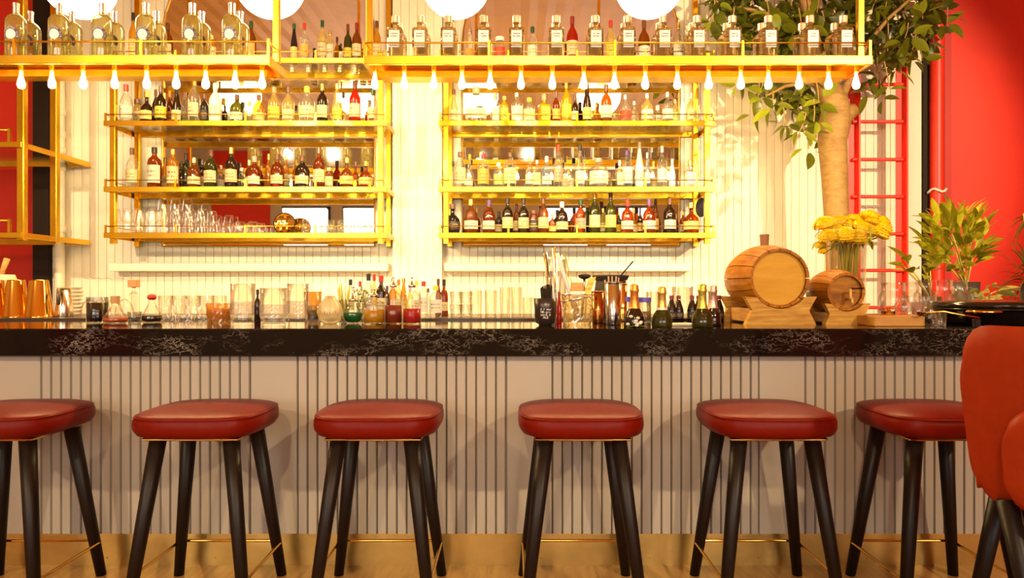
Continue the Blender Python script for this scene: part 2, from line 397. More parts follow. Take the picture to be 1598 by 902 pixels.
# service rail behind the bar top, lower back counter
RT = CT + 0.010
tag(obj('service_rail', box(BX0, BX1, 3.325, 3.95, CT - 0.06, RT, 0.003), pbr('dark_rubber', (0.03, 0.02, 0.015), 0.25)), 'dark service ledge along the back of the bar top', 'ledge')
bc = thing('back_counter', (0, 4.6, 0), 'low white back counter against the boarded wall', 'counter')
obj('worktop', box(-3.3, 1.75, 0, 0.5, 0.80, 0.84, 0.003), WHITE, bc)
for i in range(7):
    a = -3.3 + i * 0.7214
    obj('cabinet_door', box(a + 0.005, a + 0.716, 0.02, 0.04, 0.05, 0.79), WHITE, bc)
obj('carcass', box(-3.28, 1.73, 0.04, 0.5, 0, 0.80), WHITE, bc)
# ------------------------------------------------------------------ shelf racks on the wall
DF = DW / 1.08                              # front of the racks
LEV = {'A': 90, 'B': 188, 'C': 291, 'D': 363}
ZL = {k: Z(v, DF) for k, v in LEV.items()}
RAILH = 0.036
def rack(x0, x1, label, lv='ABCD'):
    t = thing('shelf_rack', (0, 0, 0), label, 'shelf', 'brass wall shelf racks')
    ztop = ZL['A'] + 0.05; zbot = ZL['D'] - 0.075; r = 0.019
    for x in (x0 + r, x1 - r):
        obj('post', box(x - r, x + r, DF + 0.02, DF + 0.02 + 2 * r, zbot, ztop, 0.003), BRASS, t)
        obj('post', box(x - r, x + r, DW - 0.05, DW - 0.05 + 2 * r, zbot, RH, 0.003), BRASS, t)
    for k in lv:
        z = ZL[k]
        sh = obj('shelf_frame', join(box(x0 - 0.03, x1 + 0.03, DF, DF + 0.02, z - RAILH, z, 0.002), box(x0, x1, DW - 0.034, DW - 0.014, z - RAILH, z, 0.002),
                 box(x0 - 0.03, x0 - 0.008, DF + 0.02, DW - 0.014, z - RAILH, z, 0.002), box(x1 + 0.008, x1 + 0.03, DF + 0.02, DW - 0.014, z - RAILH, z, 0.002)), BRASS, t)
        obj('glass_shelf', box(x0 - 0.008, x1 + 0.008, DF + 0.021, DW - 0.035, z - 0.012, z - 0.002), SHELFG, sh)
        gz = z + 0.045
        obj('guard_rail', join(tube([(x0 - 0.02, DW - 0.03, gz), (x0 - 0.02, DF + 0.01, gz)], 0.0035, 6), tube([(x0 - 0.02, DF + 0.01, gz), (x1 + 0.02, DF + 0.01, gz)], 0.0035, 6), tube([(x1 + 0.02, DF + 0.01, gz), (x1 + 0.02, DW - 0.03, gz)], 0.0035, 6)), BRASS, sh, smooth=True)
        for i in range(5):
            xx = x0 - 0.02 + (x1 - x0 + 0.04) * i / 4
            obj('guard_post', box(xx - 0.006, xx + 0.006, DF + 0.004, DF + 0.016, z, gz + 0.008), BRASS, sh)
    return t
LX0, LX1 = X(168, DF), X(597, DF)
RX0, RX1 = X(691, DF), X(1110, DF)
rack(LX0, LX1, 'brass shelf rack with glass shelves left of the pillar')
rack(RX0, RX1, 'brass shelf rack with glass shelves right of the pillar')
# side rack at the far left
t = thing('side_shelf_rack', (0, 0, 0), 'empty brass shelf rack at the left edge before the red wall', 'shelf')
sx = -3.105
for yy in (4.47, 4.79, 5.13):
    if yy < 5.1: obj('post', box(sx - 0.022, sx + 0.022, yy - 0.022, yy + 0.022, Z(375, 4.47), RH, 0.003), BRASS, t)
for py in (222, 363):
    z = Z(py, 4.45)
    sh = obj('shelf_frame', join(box(-4.3, sx + 0.02, 4.43, 4.45, z - 0.035, z, 0.002), box(sx - 0.0, sx + 0.02, 4.45, 5.16, z - 0.035, z, 0.002), box(-4.3, sx, 5.14, 5.16, z - 0.035, z, 0.002)), BRASS, t)
    obj('glass_shelf', box(-4.3, sx - 0.001, 4.451, 5.139, z - 0.012, z - 0.003), SHELFG, sh)
    obj('guard_rail', tube([(-4.3, 4.44, z + 0.075), (sx - 0.06, 4.44, z + 0.075)], 0.005, 6), BRASS, sh, smooth=True)
    obj('guard_post', box(sx - 0.068, sx - 0.052, 4.432, 4.448, z, z + 0.085), BRASS, sh)
# ------------------------------------------------------------------ hanging shelves with bulbs
bulb_m = emit('bulb_glow', (1.0, 0.70, 0.30), BULB_E)
bulb_geo = mesh(*lathe([(0.0005, -0.026), (0.008, -0.025), (0.014, -0.020), (0.0175, -0.011), (0.0175, 0.0), (0.014, 0.013), (0.010, 0.025), (0.009, 0.034)], 12), smooth=True); bulb_geo.materials.append(bulb_m)
stem_m = glass('bulb_neck', (1.0, 0.85, 0.55), 0.5, (1.0, 0.75, 0.3))
neck_geo = mesh(*lathe([(0.009, 0.034), (0.0085, 0.075)], 10), smooth=True); neck_geo.materials.append(stem_m)
sock_geo = mesh(*lathe([(0.0125, 0.062), (0.0125, 0.13)], 10, cap=True), smooth=False); sock_geo.materials.append(BRASS)
def hanging(x0, x1, d, pyt, pyb, depth, posts, bulbs, label, bpy_, gposts):
    zt, zb = Z(pyt, d), Z(pyb, d)
    t = thing('hanging_shelf', (0, 0, 0), label, 'shelf', 'hanging brass shelves')
    obj('frame', join(box(x0, x1, d, d + 0.02, zb, zt, 0.002), box(x0, x1, d + depth - 0.02, d + depth, zb, zt, 0.002), box(x0, x0 + 0.02, d + 0.02, d + depth - 0.02, zb, zt, 0.002), box(x1 - 0.02, x1, d + 0.02, d + depth - 0.02, zb, zt, 0.002)), BRASS, t)
    obj('shelf_plate', box(x0 + 0.02, x1 - 0.02, d + 0.021, d + depth - 0.021, zt - 0.012, zt - 0.001), BRASS, t)
    obj('light_channel', box(x0 + 0.06, x1 - 0.06, d + depth * 0.55, d + depth - 0.022, zb - 0.02, zb + 0.012), BRASS, t)
    for p, dd in posts:
        obj('hanger', box(X(p, d + dd) - 0.016, X(p, d + dd) + 0.016, d + dd - 0.016, d + dd + 0.016, zt, RH, 0.002), BRASS, t)
    gz = zt + 0.068
    obj('guard_rail', tube([(x0 + 0.01, d + depth - 0.01, gz), (x0 + 0.01, d + 0.01, gz), (x0 + 0.011, d + 0.01, gz), (x1 - 0.011, d + 0.01, gz), (x1 - 0.01, d + 0.01, gz), (x1 - 0.01, d + depth - 0.01, gz)], 0.0045, 6), BRASS, t, smooth=True)
    for p in gposts:
        obj('guard_post', box(X(p, d) - 0.006, X(p, d) + 0.006, d + 0.004, d + 0.016, zt, gz + 0.012), BRASS, t)
    db = d + 0.07
    for p in bulbs:
        b = obj('bulb', bulb_geo, None, t, (X(p, db), db, Z(bpy_, db)))
        obj('bulb_neck', neck_geo, None, b); obj('socket', sock_geo, None, b)
    return zt
HL_D, HR_D = 3.45, 3.60
HLZ = hanging(-2.95, X(421, HL_D), HL_D, 85.5, 99, 0.25, [(432, 0.12), (-160, 0.12)], [-15, 33, 81, 130, 179, 229, 275, 321, 367, 409], 'brass hanging shelf with bulbs at the left, holding round bottles', 130, [20, 219, 418])
HRZ = hanging(X(567, HR_D), X(1362, HR_D), HR_D, 86.5, 100, 0.28, [(577, 0.13), (1342, 0.05)], [585, 631, 677, 721, 765, 813, 862, 911, 959, 1007, 1057, 1106, 1156, 1199, 1247, 1293, 1336], 'long brass hanging shelf with bulbs at the right, holding square bottles', 131, [568, 763, 960, 1160, 1359])
# globe lamps
globe_m = emit('globe_glow', (1.0, 0.74, 0.38), GLOBE_E)
for i, p in enumerate((124, 421, 711, 1013)):
    d = 4.02; r = 54 / F * d
    t = thing('globe_lamp', (X(p, d), d, Z(-27, d)), ['white glowing globe lamp above the round bottles at far left', 'white glowing globe lamp beside the left hanger post', 'white glowing globe lamp above the left end of the square bottles', 'white glowing globe lamp nearest the tree'][i], 'lamp', 'globe lamps')
    obj('globe', ball(r, 32, 20), globe_m, t, smooth=True)
    obj('collar', lathe([(0.05, r * 0.97), (0.05, r + 0.04), (0.012, r + 0.05), (0.012, RH - Z(-27, d))], 14), BRASS, t, smooth=True)
# ------------------------------------------------------------------ bottles
ORD = ['first', 'second', 'third', 'fourth', 'fifth', 'sixth', 'seventh', 'eighth', 'ninth', 'tenth', 'eleventh', 'twelfth', 'thirteenth', 'fourteenth', 'fifteenth', 'sixteenth', 'seventeenth', 'eighteenth', 'nineteenth', 'twentieth', 'twenty-first', 'twenty-second', 'twenty-third', 'twenty-fourth', 'twenty-fifth', 'twenty-sixth', 'twenty-seventh', 'twenty-eighth', 'twenty-ninth', 'thirtieth']
GL = {
 'clear': ('clear', lambda: glass('bottle_clear', (0.95, 0.95, 0.90), 0.10, (0.75, 0.72, 0.6))),
 'amber': ('amber', lambda: glass('bottle_amber', (0.80, 0.30, 0.05), 0.68, (0.22, 0.050, 0.003))),
 'gold': ('golden', lambda: glass('bottle_gold', (0.95, 0.66, 0.12), 0.45, (0.62, 0.28, 0.02))),
 'yellow': ('yellow', lambda: glass('bottle_yellow', (0.98, 0.80, 0.15), 0.65, (0.75, 0.42, 0.01))),
 'dark': ('dark brown', lambda: glass('bottle_dark', (0.25, 0.10, 0.03), 0.8, (0.030, 0.012, 0.005))),
 'black': ('black', lambda: pbr('bottle_black', (0.012, 0.008, 0.008), 0.12)),
 'green': ('olive green', lambda: glass('bottle_green', (0.35, 0.36, 0.06), 0.7, (0.05, 0.05, 0.008))),
 'red': ('red', lambda: glass('bottle_red', (0.85, 0.06, 0.02), 0.6, (0.42, 0.012, 0.006))),
 'ramber': ('reddish amber', lambda: glass('bottle_ramber', (0.85, 0.26, 0.03), 0.68, (0.22, 0.032, 0.0015))),
 'white': ('white', lambda: pbr('bottle_white', (0.80, 0.76, 0.66), 0.3)),
 'pale': ('pale golden', lambda: glass('bottle_pale', (0.97, 0.90, 0.60), 0.3, (0.78, 0.60, 0.22))),
 'blue': ('pale blue', lambda: glass('bottle_blue', (0.85, 0.88, 0.92), 0.2, (0.5, 0.55, 0.65))),
}
LC = {'cream': (0.56, 0.47, 0.25), 'white': (0.60, 0.55, 0.42), 'yellow': (0.62, 0.42, 0.03), 'orange': (0.80, 0.30, 0.05), 'red': (0.6, 0.04, 0.02), 'gold': (0.62, 0.42, 0.12), 'black': (0.03, 0.02, 0.02), 'green': (0.25, 0.35, 0.1), 'pink': (0.5, 0.24, 0.16)}
def labmat(c):
    ink = (0.55, 0.40, 0.1) if c == 'black' else (0.10, 0.06, 0.04)
    return printed('label_' + c, LC[c], ink)
def paint(c):
    cc = {'black': (0.02, 0.015, 0.012), 'red': (0.55, 0.03, 0.015), 'gold': (0.7, 0.45, 0.1), 'yellow': (0.85, 0.6, 0.04), 'brown': (0.13, 0.045, 0.02), 'white': (0.8, 0.77, 0.7), 'purple': (0.12, 0.05, 0.2), 'green': (0.012, 0.065, 0.02), 'cork': (0.5, 0.27, 0.1), 'pink': (0.75, 0.35, 0.3), 'grey': (0.20, 0.15, 0.11), 'orange': (0.7, 0.22, 0.03), 'blue': (0.10, 0.07, 0.35), 'silver': (0.75, 0.7, 0.68), 'wine': (0.22, 0.02, 0.02)}[c]
    return pbr('cap_' + c, cc, 0.3, 1.0 if c in ('gold', 'silver') else 0.0)
PROF = {
 'round': ([(0.001, 0), (0.9, 0), (1, .02), (1, .54), (.94, .61), (.66, .70), (.38, .76), (.31, .80), (.31, .93), (.35, .935), (.35, .96)], .16, .46, .84),
 'slope': ([(0.001, 0), (0.93, 0), (1, .02), (1, .42), (.9, .52), (.62, .68), (.40, .82), (.32, .90), (.32, .96)], .12, .40, .86),
 'bell': ([(0.001, 0), (0.92, 0), (1, .03), (.97, .25), (1, .45), (.96, .56), (.78, .66), (.42, .73), (.30, .78), (.28, .92), (.33, .93), (.33, .96)], .14, .38, .82),
 'flask': ([(0.001, 0), (0.72, 0), (.9, .05), (1, .2), (1, .36), (.86, .50), (.52, .60), (.27, .65), (.24, .84), (.30, .85), (.30, .88)], .14, .40, .82),
 'short': ([(0.001, 0), (0.92, 0), (1, .03), (1, .62), (.9, .70), (.5, .77), (.34, .80), (.34, .90), (.38, .91), (.38, .94)], .14, .56, .86),
 'square': ([(0.001, 0), (0.95, 0), (1, .02), (1, .58), (.93, .64), (.5, .68), (.33, .72), (.31, .88), (.36, .89), (.36, .92)], .12, .56, .80),
 'jar': ([(0.001, 0), (0.92, 0), (1, .03), (1, .66), (.9, .75), (.72, .80), (.72, .9)], .14, .58, .84),
}
bcount = {}
def bottle(name, loc, h, r, kind, gl, lab, cap, label, cat='bottle', group=None, tilt=0, lz=None, seg=14):
    prof, l0, l1, c0 = PROF[kind]
    if lz: l0, l1 = lz
    t = thing(name, loc, label, cat, group, rz=tilt)
    gm = GL[gl][1]()
    sq = [1.0 if (kind == 'square' and z < 0.66) else 0.0 for _, z in prof]
    obj('body', lathe([(a * r, z * h) for a, z in prof], 20 if kind == 'square' else seg, sq=sq), gm, t, smooth=(kind != 'square'))
    def rad(z):
        for (a0, z0), (a1, z1) in zip(prof, prof[1:]):
            if z0 <= z <= z1: return a0 + (a1 - a0) * (z - z0) / max(1e-6, z1 - z0)
        return 1
    if lab:
        if kind == 'square':
            obj('label', box(-r * 0.74, r * 0.74, -r * 1.012 - 0.001, -r * 1.004, l0 * h, l1 * h), labmat(lab), t)
        else:
            na = 9
            def fn(u, v):
                a = (u - 0.5) * math.radians(150); z = (l0 + (l1 - l0) * v); q = rad(z) * r * 1.015 + 0.0006
                return (q * math.sin(a), -q * math.cos(a), z * h)
            obj('label', grid(fn, na, 4), labmat(lab), t, smooth=True)
    cr = rad(c0) * r + 0.002
    if kind in ('flask',): cr = 0.36 * r
    obj('cap', lathe([(cr, c0 * h), (cr * 1.05, c0 * h + 0.002), (cr * 1.05, h - 0.003), (cr * 0.9, h)], 12, cap=True), paint(cap), t, smooth=False)
    return t
def shelf_row(rows, lev, where, group, d_front=4.935, d_back=5.075):
    z = ZL[lev] - 0.002
    rows = sorted(rows, key=lambda r: r[0])
    nf = nbk = 0
    for (p, top, wpx, kind, gl, lab, cap) in rows:
        back = wpx < 0; wpx = abs(wpx); d = d_back if back else d_front
        h = Z(top, d) - z; r = wpx / 2.0 / F * d
        r = min(r, 0.075)
        cname = {'ramber': 'reddish amber', 'dark': 'dark brown', 'pale': 'pale golden', 'gold': 'golden', 'green': 'olive', 'blue': 'bluish clear'}.get(gl, gl)
        shape = {'round': 'bottle', 'slope': 'sloping bottle', 'bell': 'bell-shaped bottle', 'flask': 'squat flask', 'short': 'short bottle', 'square': 'square bottle', 'jar': 'small jar'}[kind]
        if back:
            nbk += 1; pos = '%s from left, back row of %s' % (ORD[nbk - 1], where)
        else:
            nf += 1; pos = '%s from left, front row of %s' % (ORD[nf - 1], where)
        ds = '%s %s, %s cap, ' % (cname, shape, cap)
        bottle('bottle', (X(p, d), d, z), h, r, kind, gl, lab, cap, ds + pos, group=group, tilt=random.uniform(-0.25, 0.25))
ROW_LB = [(197, 132, 19, 'round', 'clear', 'white', 'red'), (215, 155, -13, 'jar', 'pale', 'cream', 'brown'), (229, 143, 21, 'flask', 'dark', 'gold', 'gold'), (243, 140, -11, 'round', 'dark', None, 'brown'), (251, 135, 17, 'round', 'dark', 'yellow', 'brown'), (265, 142, -10, 'round', 'ramber', 'orange', 'orange'), (276, 140, 15, 'slope', 'dark', 'cream', 'black'), (288, 143, -11, 'round', 'clear', 'cream', 'brown'), (303, 123, 18, 'round', 'clear', 'cream', 'gold'), (319, 147, 13, 'round', 'black', 'black', 'brown'), (336, 130, 19, 'round', 'white', 'white', 'white'), (351, 165, -9, 'short', 'dark', None, 'black'), (370, 148, 22, 'bell', 'green', 'white', 'brown'), (389, 158, -13, 'round', 'pale', 'cream', 'gold'), (404, 148, 18, 'bell', 'gold', 'gold', 'brown'), (428, 136, 19, 'round', 'pale', 'yellow', 'cork'), (450, 136, 19, 'bell', 'pale', 'cream', 'brown'), (479, 135, 24, 'round', 'clear', 'cream', 'yellow'), (503, 131, 17, 'round', 'dark', 'cream', 'gold'), (526, 131, 15, 'slope', 'pale', 'yellow', 'gold'), (536, 145, -10, 'slope', 'pale', None, 'black'), (554, 126, 18, 'round', 'red', 'cream', 'brown'), (582, 140, 17, 'round', 'clear', 'cream', 'green')]
ROW_LC = [(206, 231, 18, 'round', 'clear', 'cream', 'brown'), (241, 230, 21, 'short', 'ramber', 'white', 'black'), (258, 246, -13, 'round', 'gold', 'cream', 'brown'), (270, 233, 18, 'short', 'gold', 'cream', 'gold'), (283, 252, -10, 'round', 'dark', None, 'black'), (290, 239, -13, 'round', 'green', None, 'black'), (303, 246, 20, 'bell', 'amber', 'cream', 'gold'), (316, 249, -12, 'round', 'dark', 'cream', 'black'), (329, 234, 20, 'round', 'green', 'cream', 'brown'), (345, 258, -10, 'round', 'clear', 'white', 'silver'), (361, 230, 19, 'round', 'dark', 'cream', 'gold'), (377, 262, -8, 'jar', 'clear', None, 'silver'), (389, 250, -13, 'round', 'ramber', 'white', 'gold'), (397, 244, 20, 'bell', 'ramber', 'white', 'pink'), (419, 240, -11, 'round', 'gold', None, 'gold'), (433, 240, 21, 'bell', 'ramber', 'cream', 'brown'), (446, 240, -11, 'round', 'gold', 'cream', 'gold'), (453, 274, -8, 'jar', 'clear', None, 'white'), (472, 243, 23, 'bell', 'dark', 'cream', 'brown'), (498, 230, 18, 'round', 'ramber', 'cream', 'brown'), (514, 262, 13, 'jar', 'amber', 'cream', 'gold'), (541, 246, 21, 'flask', 'amber', 'gold', 'gold'), (555, 252, -14, 'flask', 'amber', None, 'brown'), (571, 252, 22, 'flask', 'ramber', 'gold', 'gold')]
ROW_RB = [(708, 140, 13, 'slope', 'pale', 'cream', 'brown'), (743, 137, 34, 'flask', 'clear', 'white', 'cork'), (773, 145, 14, 'square', 'clear', 'white', 'gold'), (787, 150, 13, 'short', 'yellow', 'yellow', 'gold'), (807, 145, 18, 'short', 'clear', 'white', 'silver'), (826, 153, 18, 'short', 'clear', 'cream', 'yellow'), (849, 147, 18, 'square', 'yellow', 'yellow', 'cork'), (868, 143, 13, 'round', 'ramber', 'orange', 'brown'), (884, 127, 16, 'round', 'yellow', 'yellow', 'gold'), (897, 150, 11, 'round', 'dark', 'cream', 'brown'), (916, 130, 14, 'slope', 'dark', 'gold', 'brown'), (931, 160, -12, 'round', 'gold', None, 'gold'), (946, 132, 17, 'round', 'amber', 'white', 'brown'), (976, 148, 16, 'round', 'clear', 'red', 'silver'), (990, 158, 13, 'flask', 'clear', None, 'silver'), (1010, 146, 18, 'round', 'pale', 'white', 'silver'), (1026, 165, -15, 'square', 'clear', 'white', 'white'), (1042, 144, 17, 'round', 'clear', 'white', 'silver'), (1054, 155, 11, 'round', 'pale', 'green', 'gold'), (1065, 146, 8, 'slope', 'white', None, 'white'), (1079, 146, 16, 'round', 'pale', 'cream', 'silver')]
ROW_RC = [(707, 252, -9, 'round', 'clear', None, 'black'), (718, 237, 18, 'short', 'clear', 'cream', 'brown'), (731, 256, 14, 'bell', 'clear', 'white', 'black'), (733, 241, -9, 'slope', 'clear', 'cream', 'yellow'), (754, 240, 18, 'short', 'clear', 'orange', 'red'), (778, 254, 16, 'short', 'clear', 'green', 'white'), (796, 238, 20, 'short', 'clear', 'cream', 'brown'), (826, 245, 12, 'round', 'clear', 'white', 'gold'), (838, 250, 12, 'short', 'clear', 'cream', 'silver'), (853, 244, 16, 'bell', 'blue', 'white', 'white'), (871, 226, 15, 'round', 'clear', 'pink', 'red'), (882, 245, -10, 'round', 'clear', 'white', 'black'), (891, 262, -9, 'short', 'clear', 'white', 'silver'), (905, 226, 14, 'slope', 'clear', 'white', 'black'), (912, 235, -10, 'round', 'clear', None, 'black'), (934, 247, 29, 'short', 'clear', 'white', 'pink'), (967, 250, 13, 'square', 'clear', 'cream', 'silver'), (979, 235, 16, 'short', 'clear', 'white', 'purple'), (998, 222, 13, 'slope', 'white', 'white', 'grey'), (1010, 238, 9, 'round', 'blue', 'white', 'silver'), (1020, 252, -11, 'round', 'clear', 'cream', 'gold'), (1033, 228, 15, 'round', 'clear', 'white', 'silver'), (1041, 236, -9, 'round', 'clear', None, 'brown'), (1049, 248, 10, 'slope', 'white', None, 'white'), (1077, 250, 18, 'square', 'clear', 'white', 'gold')]
ROW_RD = [(706, 318, 25, 'flask', 'black', 'black', 'brown'), (735, 311, 22, 'bell', 'amber', 'white', 'gold'), (763, 312, 20, 'bell', 'ramber', 'white', 'purple'), (778, 330, -13, 'round', 'dark', 'cream', 'black'), (792, 309, 17, 'round', 'dark', 'cream', 'black'), (806, 318, -11, 'round', 'amber', 'cream', 'brown'), (817, 310, 17, 'round', 'dark', 'cream', 'black'), (833, 328, 14, 'jar', 'ramber', 'black', 'brown'), (848, 309, 17, 'round', 'amber', 'cream', 'brown'), (862, 334, 11, 'bell', 'amber', 'gold', 'gold'), (877, 315, 19, 'bell', 'dark', 'cream', 'white'), (892, 340, -9, 'short', 'amber', None, 'brown'), (906, 312, 16, 'round', 'ramber', 'pink', 'green'), (928, 301, 17, 'round', 'green', 'cream', 'gold'), (941, 325, -11, 'round', 'pale', 'cream', 'gold'), (953, 301, 17, 'round', 'green', 'gold', 'brown'), (966, 330, -9, 'round', 'green', 'yellow', 'gold'), (979, 312, 19, 'bell', 'ramber', 'white', 'red'), (989, 325, -12, 'flask', 'gold', 'cream', 'gold'), (999, 325, -9, 'round', 'dark', 'gold', 'black'), (1013, 311, 20, 'bell', 'ramber', 'white', 'purple'), (1023, 311, -11, 'round', 'amber', 'gold', 'black'), (1045, 308, 20, 'bell', 'dark', 'white', 'brown'), (1066, 330, -11, 'round', 'ramber', 'cream', 'gold'), (1079, 316, 25, 'flask', 'ramber', 'gold', 'gold')]
ROW_LA = [(208, 20, 13, 'round', 'gold', 'gold', 'black'), (262, 36, 15, 'round', 'amber', 'cream', 'brown'), (332, 55, 11, 'short', 'gold', 'cream', 'gold'), (392, 33, 15, 'round', 'amber', 'orange', 'green'), (459, 37, 11, 'slope', 'black', 'gold', 'green'), (475, 36, 14, 'round', 'clear', 'orange', 'red'), (503, 32, 14, 'round', 'pale', 'cream', 'green'), (515, 48, 11, 'short', 'pale', 'white', 'gold'), (526, 58, -9, 'round', 'gold', None, 'brown'), (532, 68, 6, 'short', 'dark', 'white', 'black'), (543, 38, 13, 'bell', 'green', 'yellow', 'brown'), (557, 36, 15, 'round', 'amber', 'cream', 'wine'), (588, 33, 13, 'round', 'gold', 'cream', 'brown')]
ROW_RA = [(733, 45, 14, 'slope', 'clear', 'orange', 'silver'), (780, 58, 17, 'jar', 'clear', 'red', 'white'), (831, 42, 16, 'round', 'clear', 'white', 'green'), (893, 26, 18, 'round', 'red', 'cream', 'wine'), (953, 32, 16, 'round', 'pale', 'yellow', 'red'), (1005, 32, 18, 'bell', 'amber', 'white', 'brown'), (1058, 36, 16, 'round', 'clear', 'white', 'gold')]
shelf_row(ROW_LA, 'A', "left rack's topmost shelf", 'bottles on the left rack, topmost shelf')
shelf_row(ROW_LB, 'B', "left rack's upper shelf", 'bottles on the left rack, upper shelf')
shelf_row(ROW_LC, 'C', "left rack's middle shelf", 'bottles on the left rack, middle shelf')
shelf_row(ROW_RA, 'A', "right rack's topmost shelf", 'bottles on the right rack, topmost shelf')
shelf_row(ROW_RB, 'B', "right rack's upper shelf", 'bottles on the right rack, upper shelf')
shelf_row(ROW_RC, 'C', "right rack's middle shelf", 'bottles on the right rack, middle shelf')
shelf_row(ROW_RD, 'D', "right rack's lowest shelf", 'bottles on the right rack, lowest shelf')
# round-label gin bottles on the left hanging shelf, in two rows
TXT = {}
def letters(txt, size, mat, parent, loc, rot):
    key = (txt, size, mat.name)
    if key not in TXT:
        cu = bpy.data.curves.new('t', 'FONT'); cu.body = txt; cu.size = size; cu.align_x = 'CENTER'; cu.align_y = 'CENTER'; cu.resolution_u = 1
        tmp = bpy.data.objects.new('t', cu); COL.objects.link(tmp)
        bpy.context.view_layer.update()
        TXT[key] = bpy.data.meshes.new_from_object(tmp); TXT[key].materials.clear(); TXT[key].materials.append(mat)
        bpy.data.objects.remove(tmp); bpy.data.curves.remove(cu)
    return obj('lettering', TXT[key], None, parent, loc, rot)
INK = pbr('ink_navy', (0.05, 0.03, 0.07), 0.6); PAPER = pbr('paper_white', (0.88, 0.84, 0.76), 0.6); PAPER2 = pbr('paper_lilac', (0.13, 0.09, 0.14), 0.6)
GIN = glass('gin_glass', (0.92, 0.90, 0.66), 0.26, (0.66, 0.55, 0.16), refl=1.7)
gprof = [(0.001, 0), (0.9, 0), (1.0, 0.015), (1.0, 0.192), (0.95, 0.210), (0.76, 0.227), (0.42, 0.240), (0.30, 0.248), (0.28, 0.29)]
def gin(x, d, zb, label, front):
    r = 0.048; k = 0.94
    t = thing('gin_bottle', (x, d, zb), label, 'bottle', 'round-label bottles on the left hanging shelf', rz=0.08)
    obj('body', lathe([(a * r, z * k) for a, z in gprof], 20), GIN, t, smooth=True)
    obj('cap', lathe([(0.0155, 0.236 * k), (0.0155, 0.285 * k), (0.0165, 0.286 * k), (0.0165, 0.30 * k)], 12, cap=True), paint('silver'), t)
    zc = 0.122 * k; R = 0.037
    def wrap(u, v, rr0, rr1, a0, a1):
        a = a0 + (a1 - a0) * u; q = rr0 + (rr1 - rr0) * v; sx = q * math.cos(a); sz = q * math.sin(a)
        th = sx / (r * 1.01); rr = r * 1.014
        return (rr * math.sin(th), -rr * math.cos(th), zc + sz)
    ring = obj('label', grid(lambda u, v: wrap(u, v, 0.024, 0.038, -0.62, PI + 0.62), 25, 2), PAPER2, t, smooth=True)
    obj('label_centre', grid(lambda u, v: wrap(u, v, 0.0005, 0.0245, 0, 2 * PI), 24, 3), PAPER, t, smooth=True)
    if front:
        txt = 'PLYMOUTH GIN'
        for i, ch in enumerate(txt):
            if ch == ' ': continue
            a = PI + 0.30 - (PI + 0.6) * i / (len(txt) - 1); q = 0.031; sx = q * math.cos(a); th = sx / r; rr = r * 1.03
            letters(ch, 0.0135, PAPER, ring, (rr * math.sin(th), -rr * math.cos(th), zc + q * math.sin(a)), (Matrix.Rotation(th, 3, 'Z') @ Matrix.Rotation(PI / 2, 3, 'X') @ Matrix.Rotation(a - PI / 2, 3, 'Z')).to_euler())
    return t
for i, p in enumerate((25, 92, 160, 228, 300, 362)):
    d = HL_D + 0.075; x = X(p, d); zb = HLZ - 0.001
    gin(x, d, zb, 'round-label clear bottle, %s from left, front row of left hanging shelf' % ORD[i], True)
    gin(x, HL_D + 0.18, zb, 'round-label clear bottle, %s from left, back row of left hanging shelf' % ORD[i], False)
# square bottles on the right hanging shelf
SQG = glass('square_glass', (0.90, 0.82, 0.62), 0.14, (0.45, 0.28, 0.08), refl=2.2)
SQL = printed('square_label', (0.88, 0.85, 0.76), (0.10, 0.08, 0.06), rows=7.0, cols=16.0, lo=0.58, hi=0.84, dens=0.42)
sprof = [(0.001, 0), (0.96, 0.0), (1.0, 0.004), (1.0, 0.155), (0.97, 0.160), (0.45, 0.164), (0.40, 0.170), (0.40, 0.195)]
def sqb(x, d, zb, label):
    r = 0.039
    t = thing('square_bottle', (x, d, zb), label, 'bottle', 'square bottles on the right hanging shelf')
    obj('body', lathe([(a * r, z) for a, z in sprof], 24, sq=[1, 1, 1, 1, 1, 0, 0, 0]), SQG, t)
    obj('base', box(-0.032, 0.032, -0.032, 0.032, 0.004, 0.018, 0.006), glass('base_glass', (0.75, 0.55, 0.3), 0.25, (0.4, 0.2, 0.05)), t)
    obj('label', box(-0.027, 0.027, -r - 0.0022, -r - 0.0006, 0.056, 0.143), SQL, t)
    obj('cap', lathe([(0.019, 0.192), (0.021, 0.194), (0.021, 0.228), (0.019, 0.230)], 14, cap=True), pbr('pale_cap', (0.86, 0.72, 0.45), 0.3, 0.6), t)
    return t
for i, p in enumerate((617, 656, 700, 755, 806, 868, 929, 979, 1035, 1088, 1143, 1199, 1264, 1316)):
    d = HR_D + 0.075; x = X(p, d)
    sqb(x, d, HRZ - 0.001, 'square white-label bottle, %s from left, front row of right hanging shelf' % ORD[i])
    sqb(x + 0.002, d + 0.105, HRZ - 0.001, 'square white-label bottle, %s from left, back row of right hanging shelf' % ORD[i])
# ------------------------------------------------------------------ things on the bar top
HC = CZ - CT
def dc(py): return F * HC / (py - 451.0)          # depth of a bar-top point seen at row py
def vessel(r0, r1, h, t=0.003, foot=0.006, seg=20, mid=None):
    pr = [(0.0005, 0), (r0 * 0.96, 0), (r0, 0.003)]
    if mid: pr += [(a, z) for a, z in mid]
    pr += [(r1, h), (r1 - t, h)]
    if mid: pr += [(a - t, z) for a, z in reversed(mid)]
    pr += [(r0 - t, foot), (0.0005, foot)]
    return lathe(pr, seg)
THIN = glass('thin_glass', (0.985, 0.975, 0.94), 0.01, (0.85, 0.75, 0.5), refl=0.7)
CRYS = glass('crystal', (0.985, 0.975, 0.95), 0.015, (0.85, 0.75, 0.55), refl=1.0)
FROST = glass('frosted', (0.95, 0.9, 0.75), 0.55, (0.78, 0.62, 0.36), rough=0.3)
def liquid(name, c, dens=0.75): return glass(name, tuple(min(1, v * 1.8 + 0.1) for v in c), dens, c)
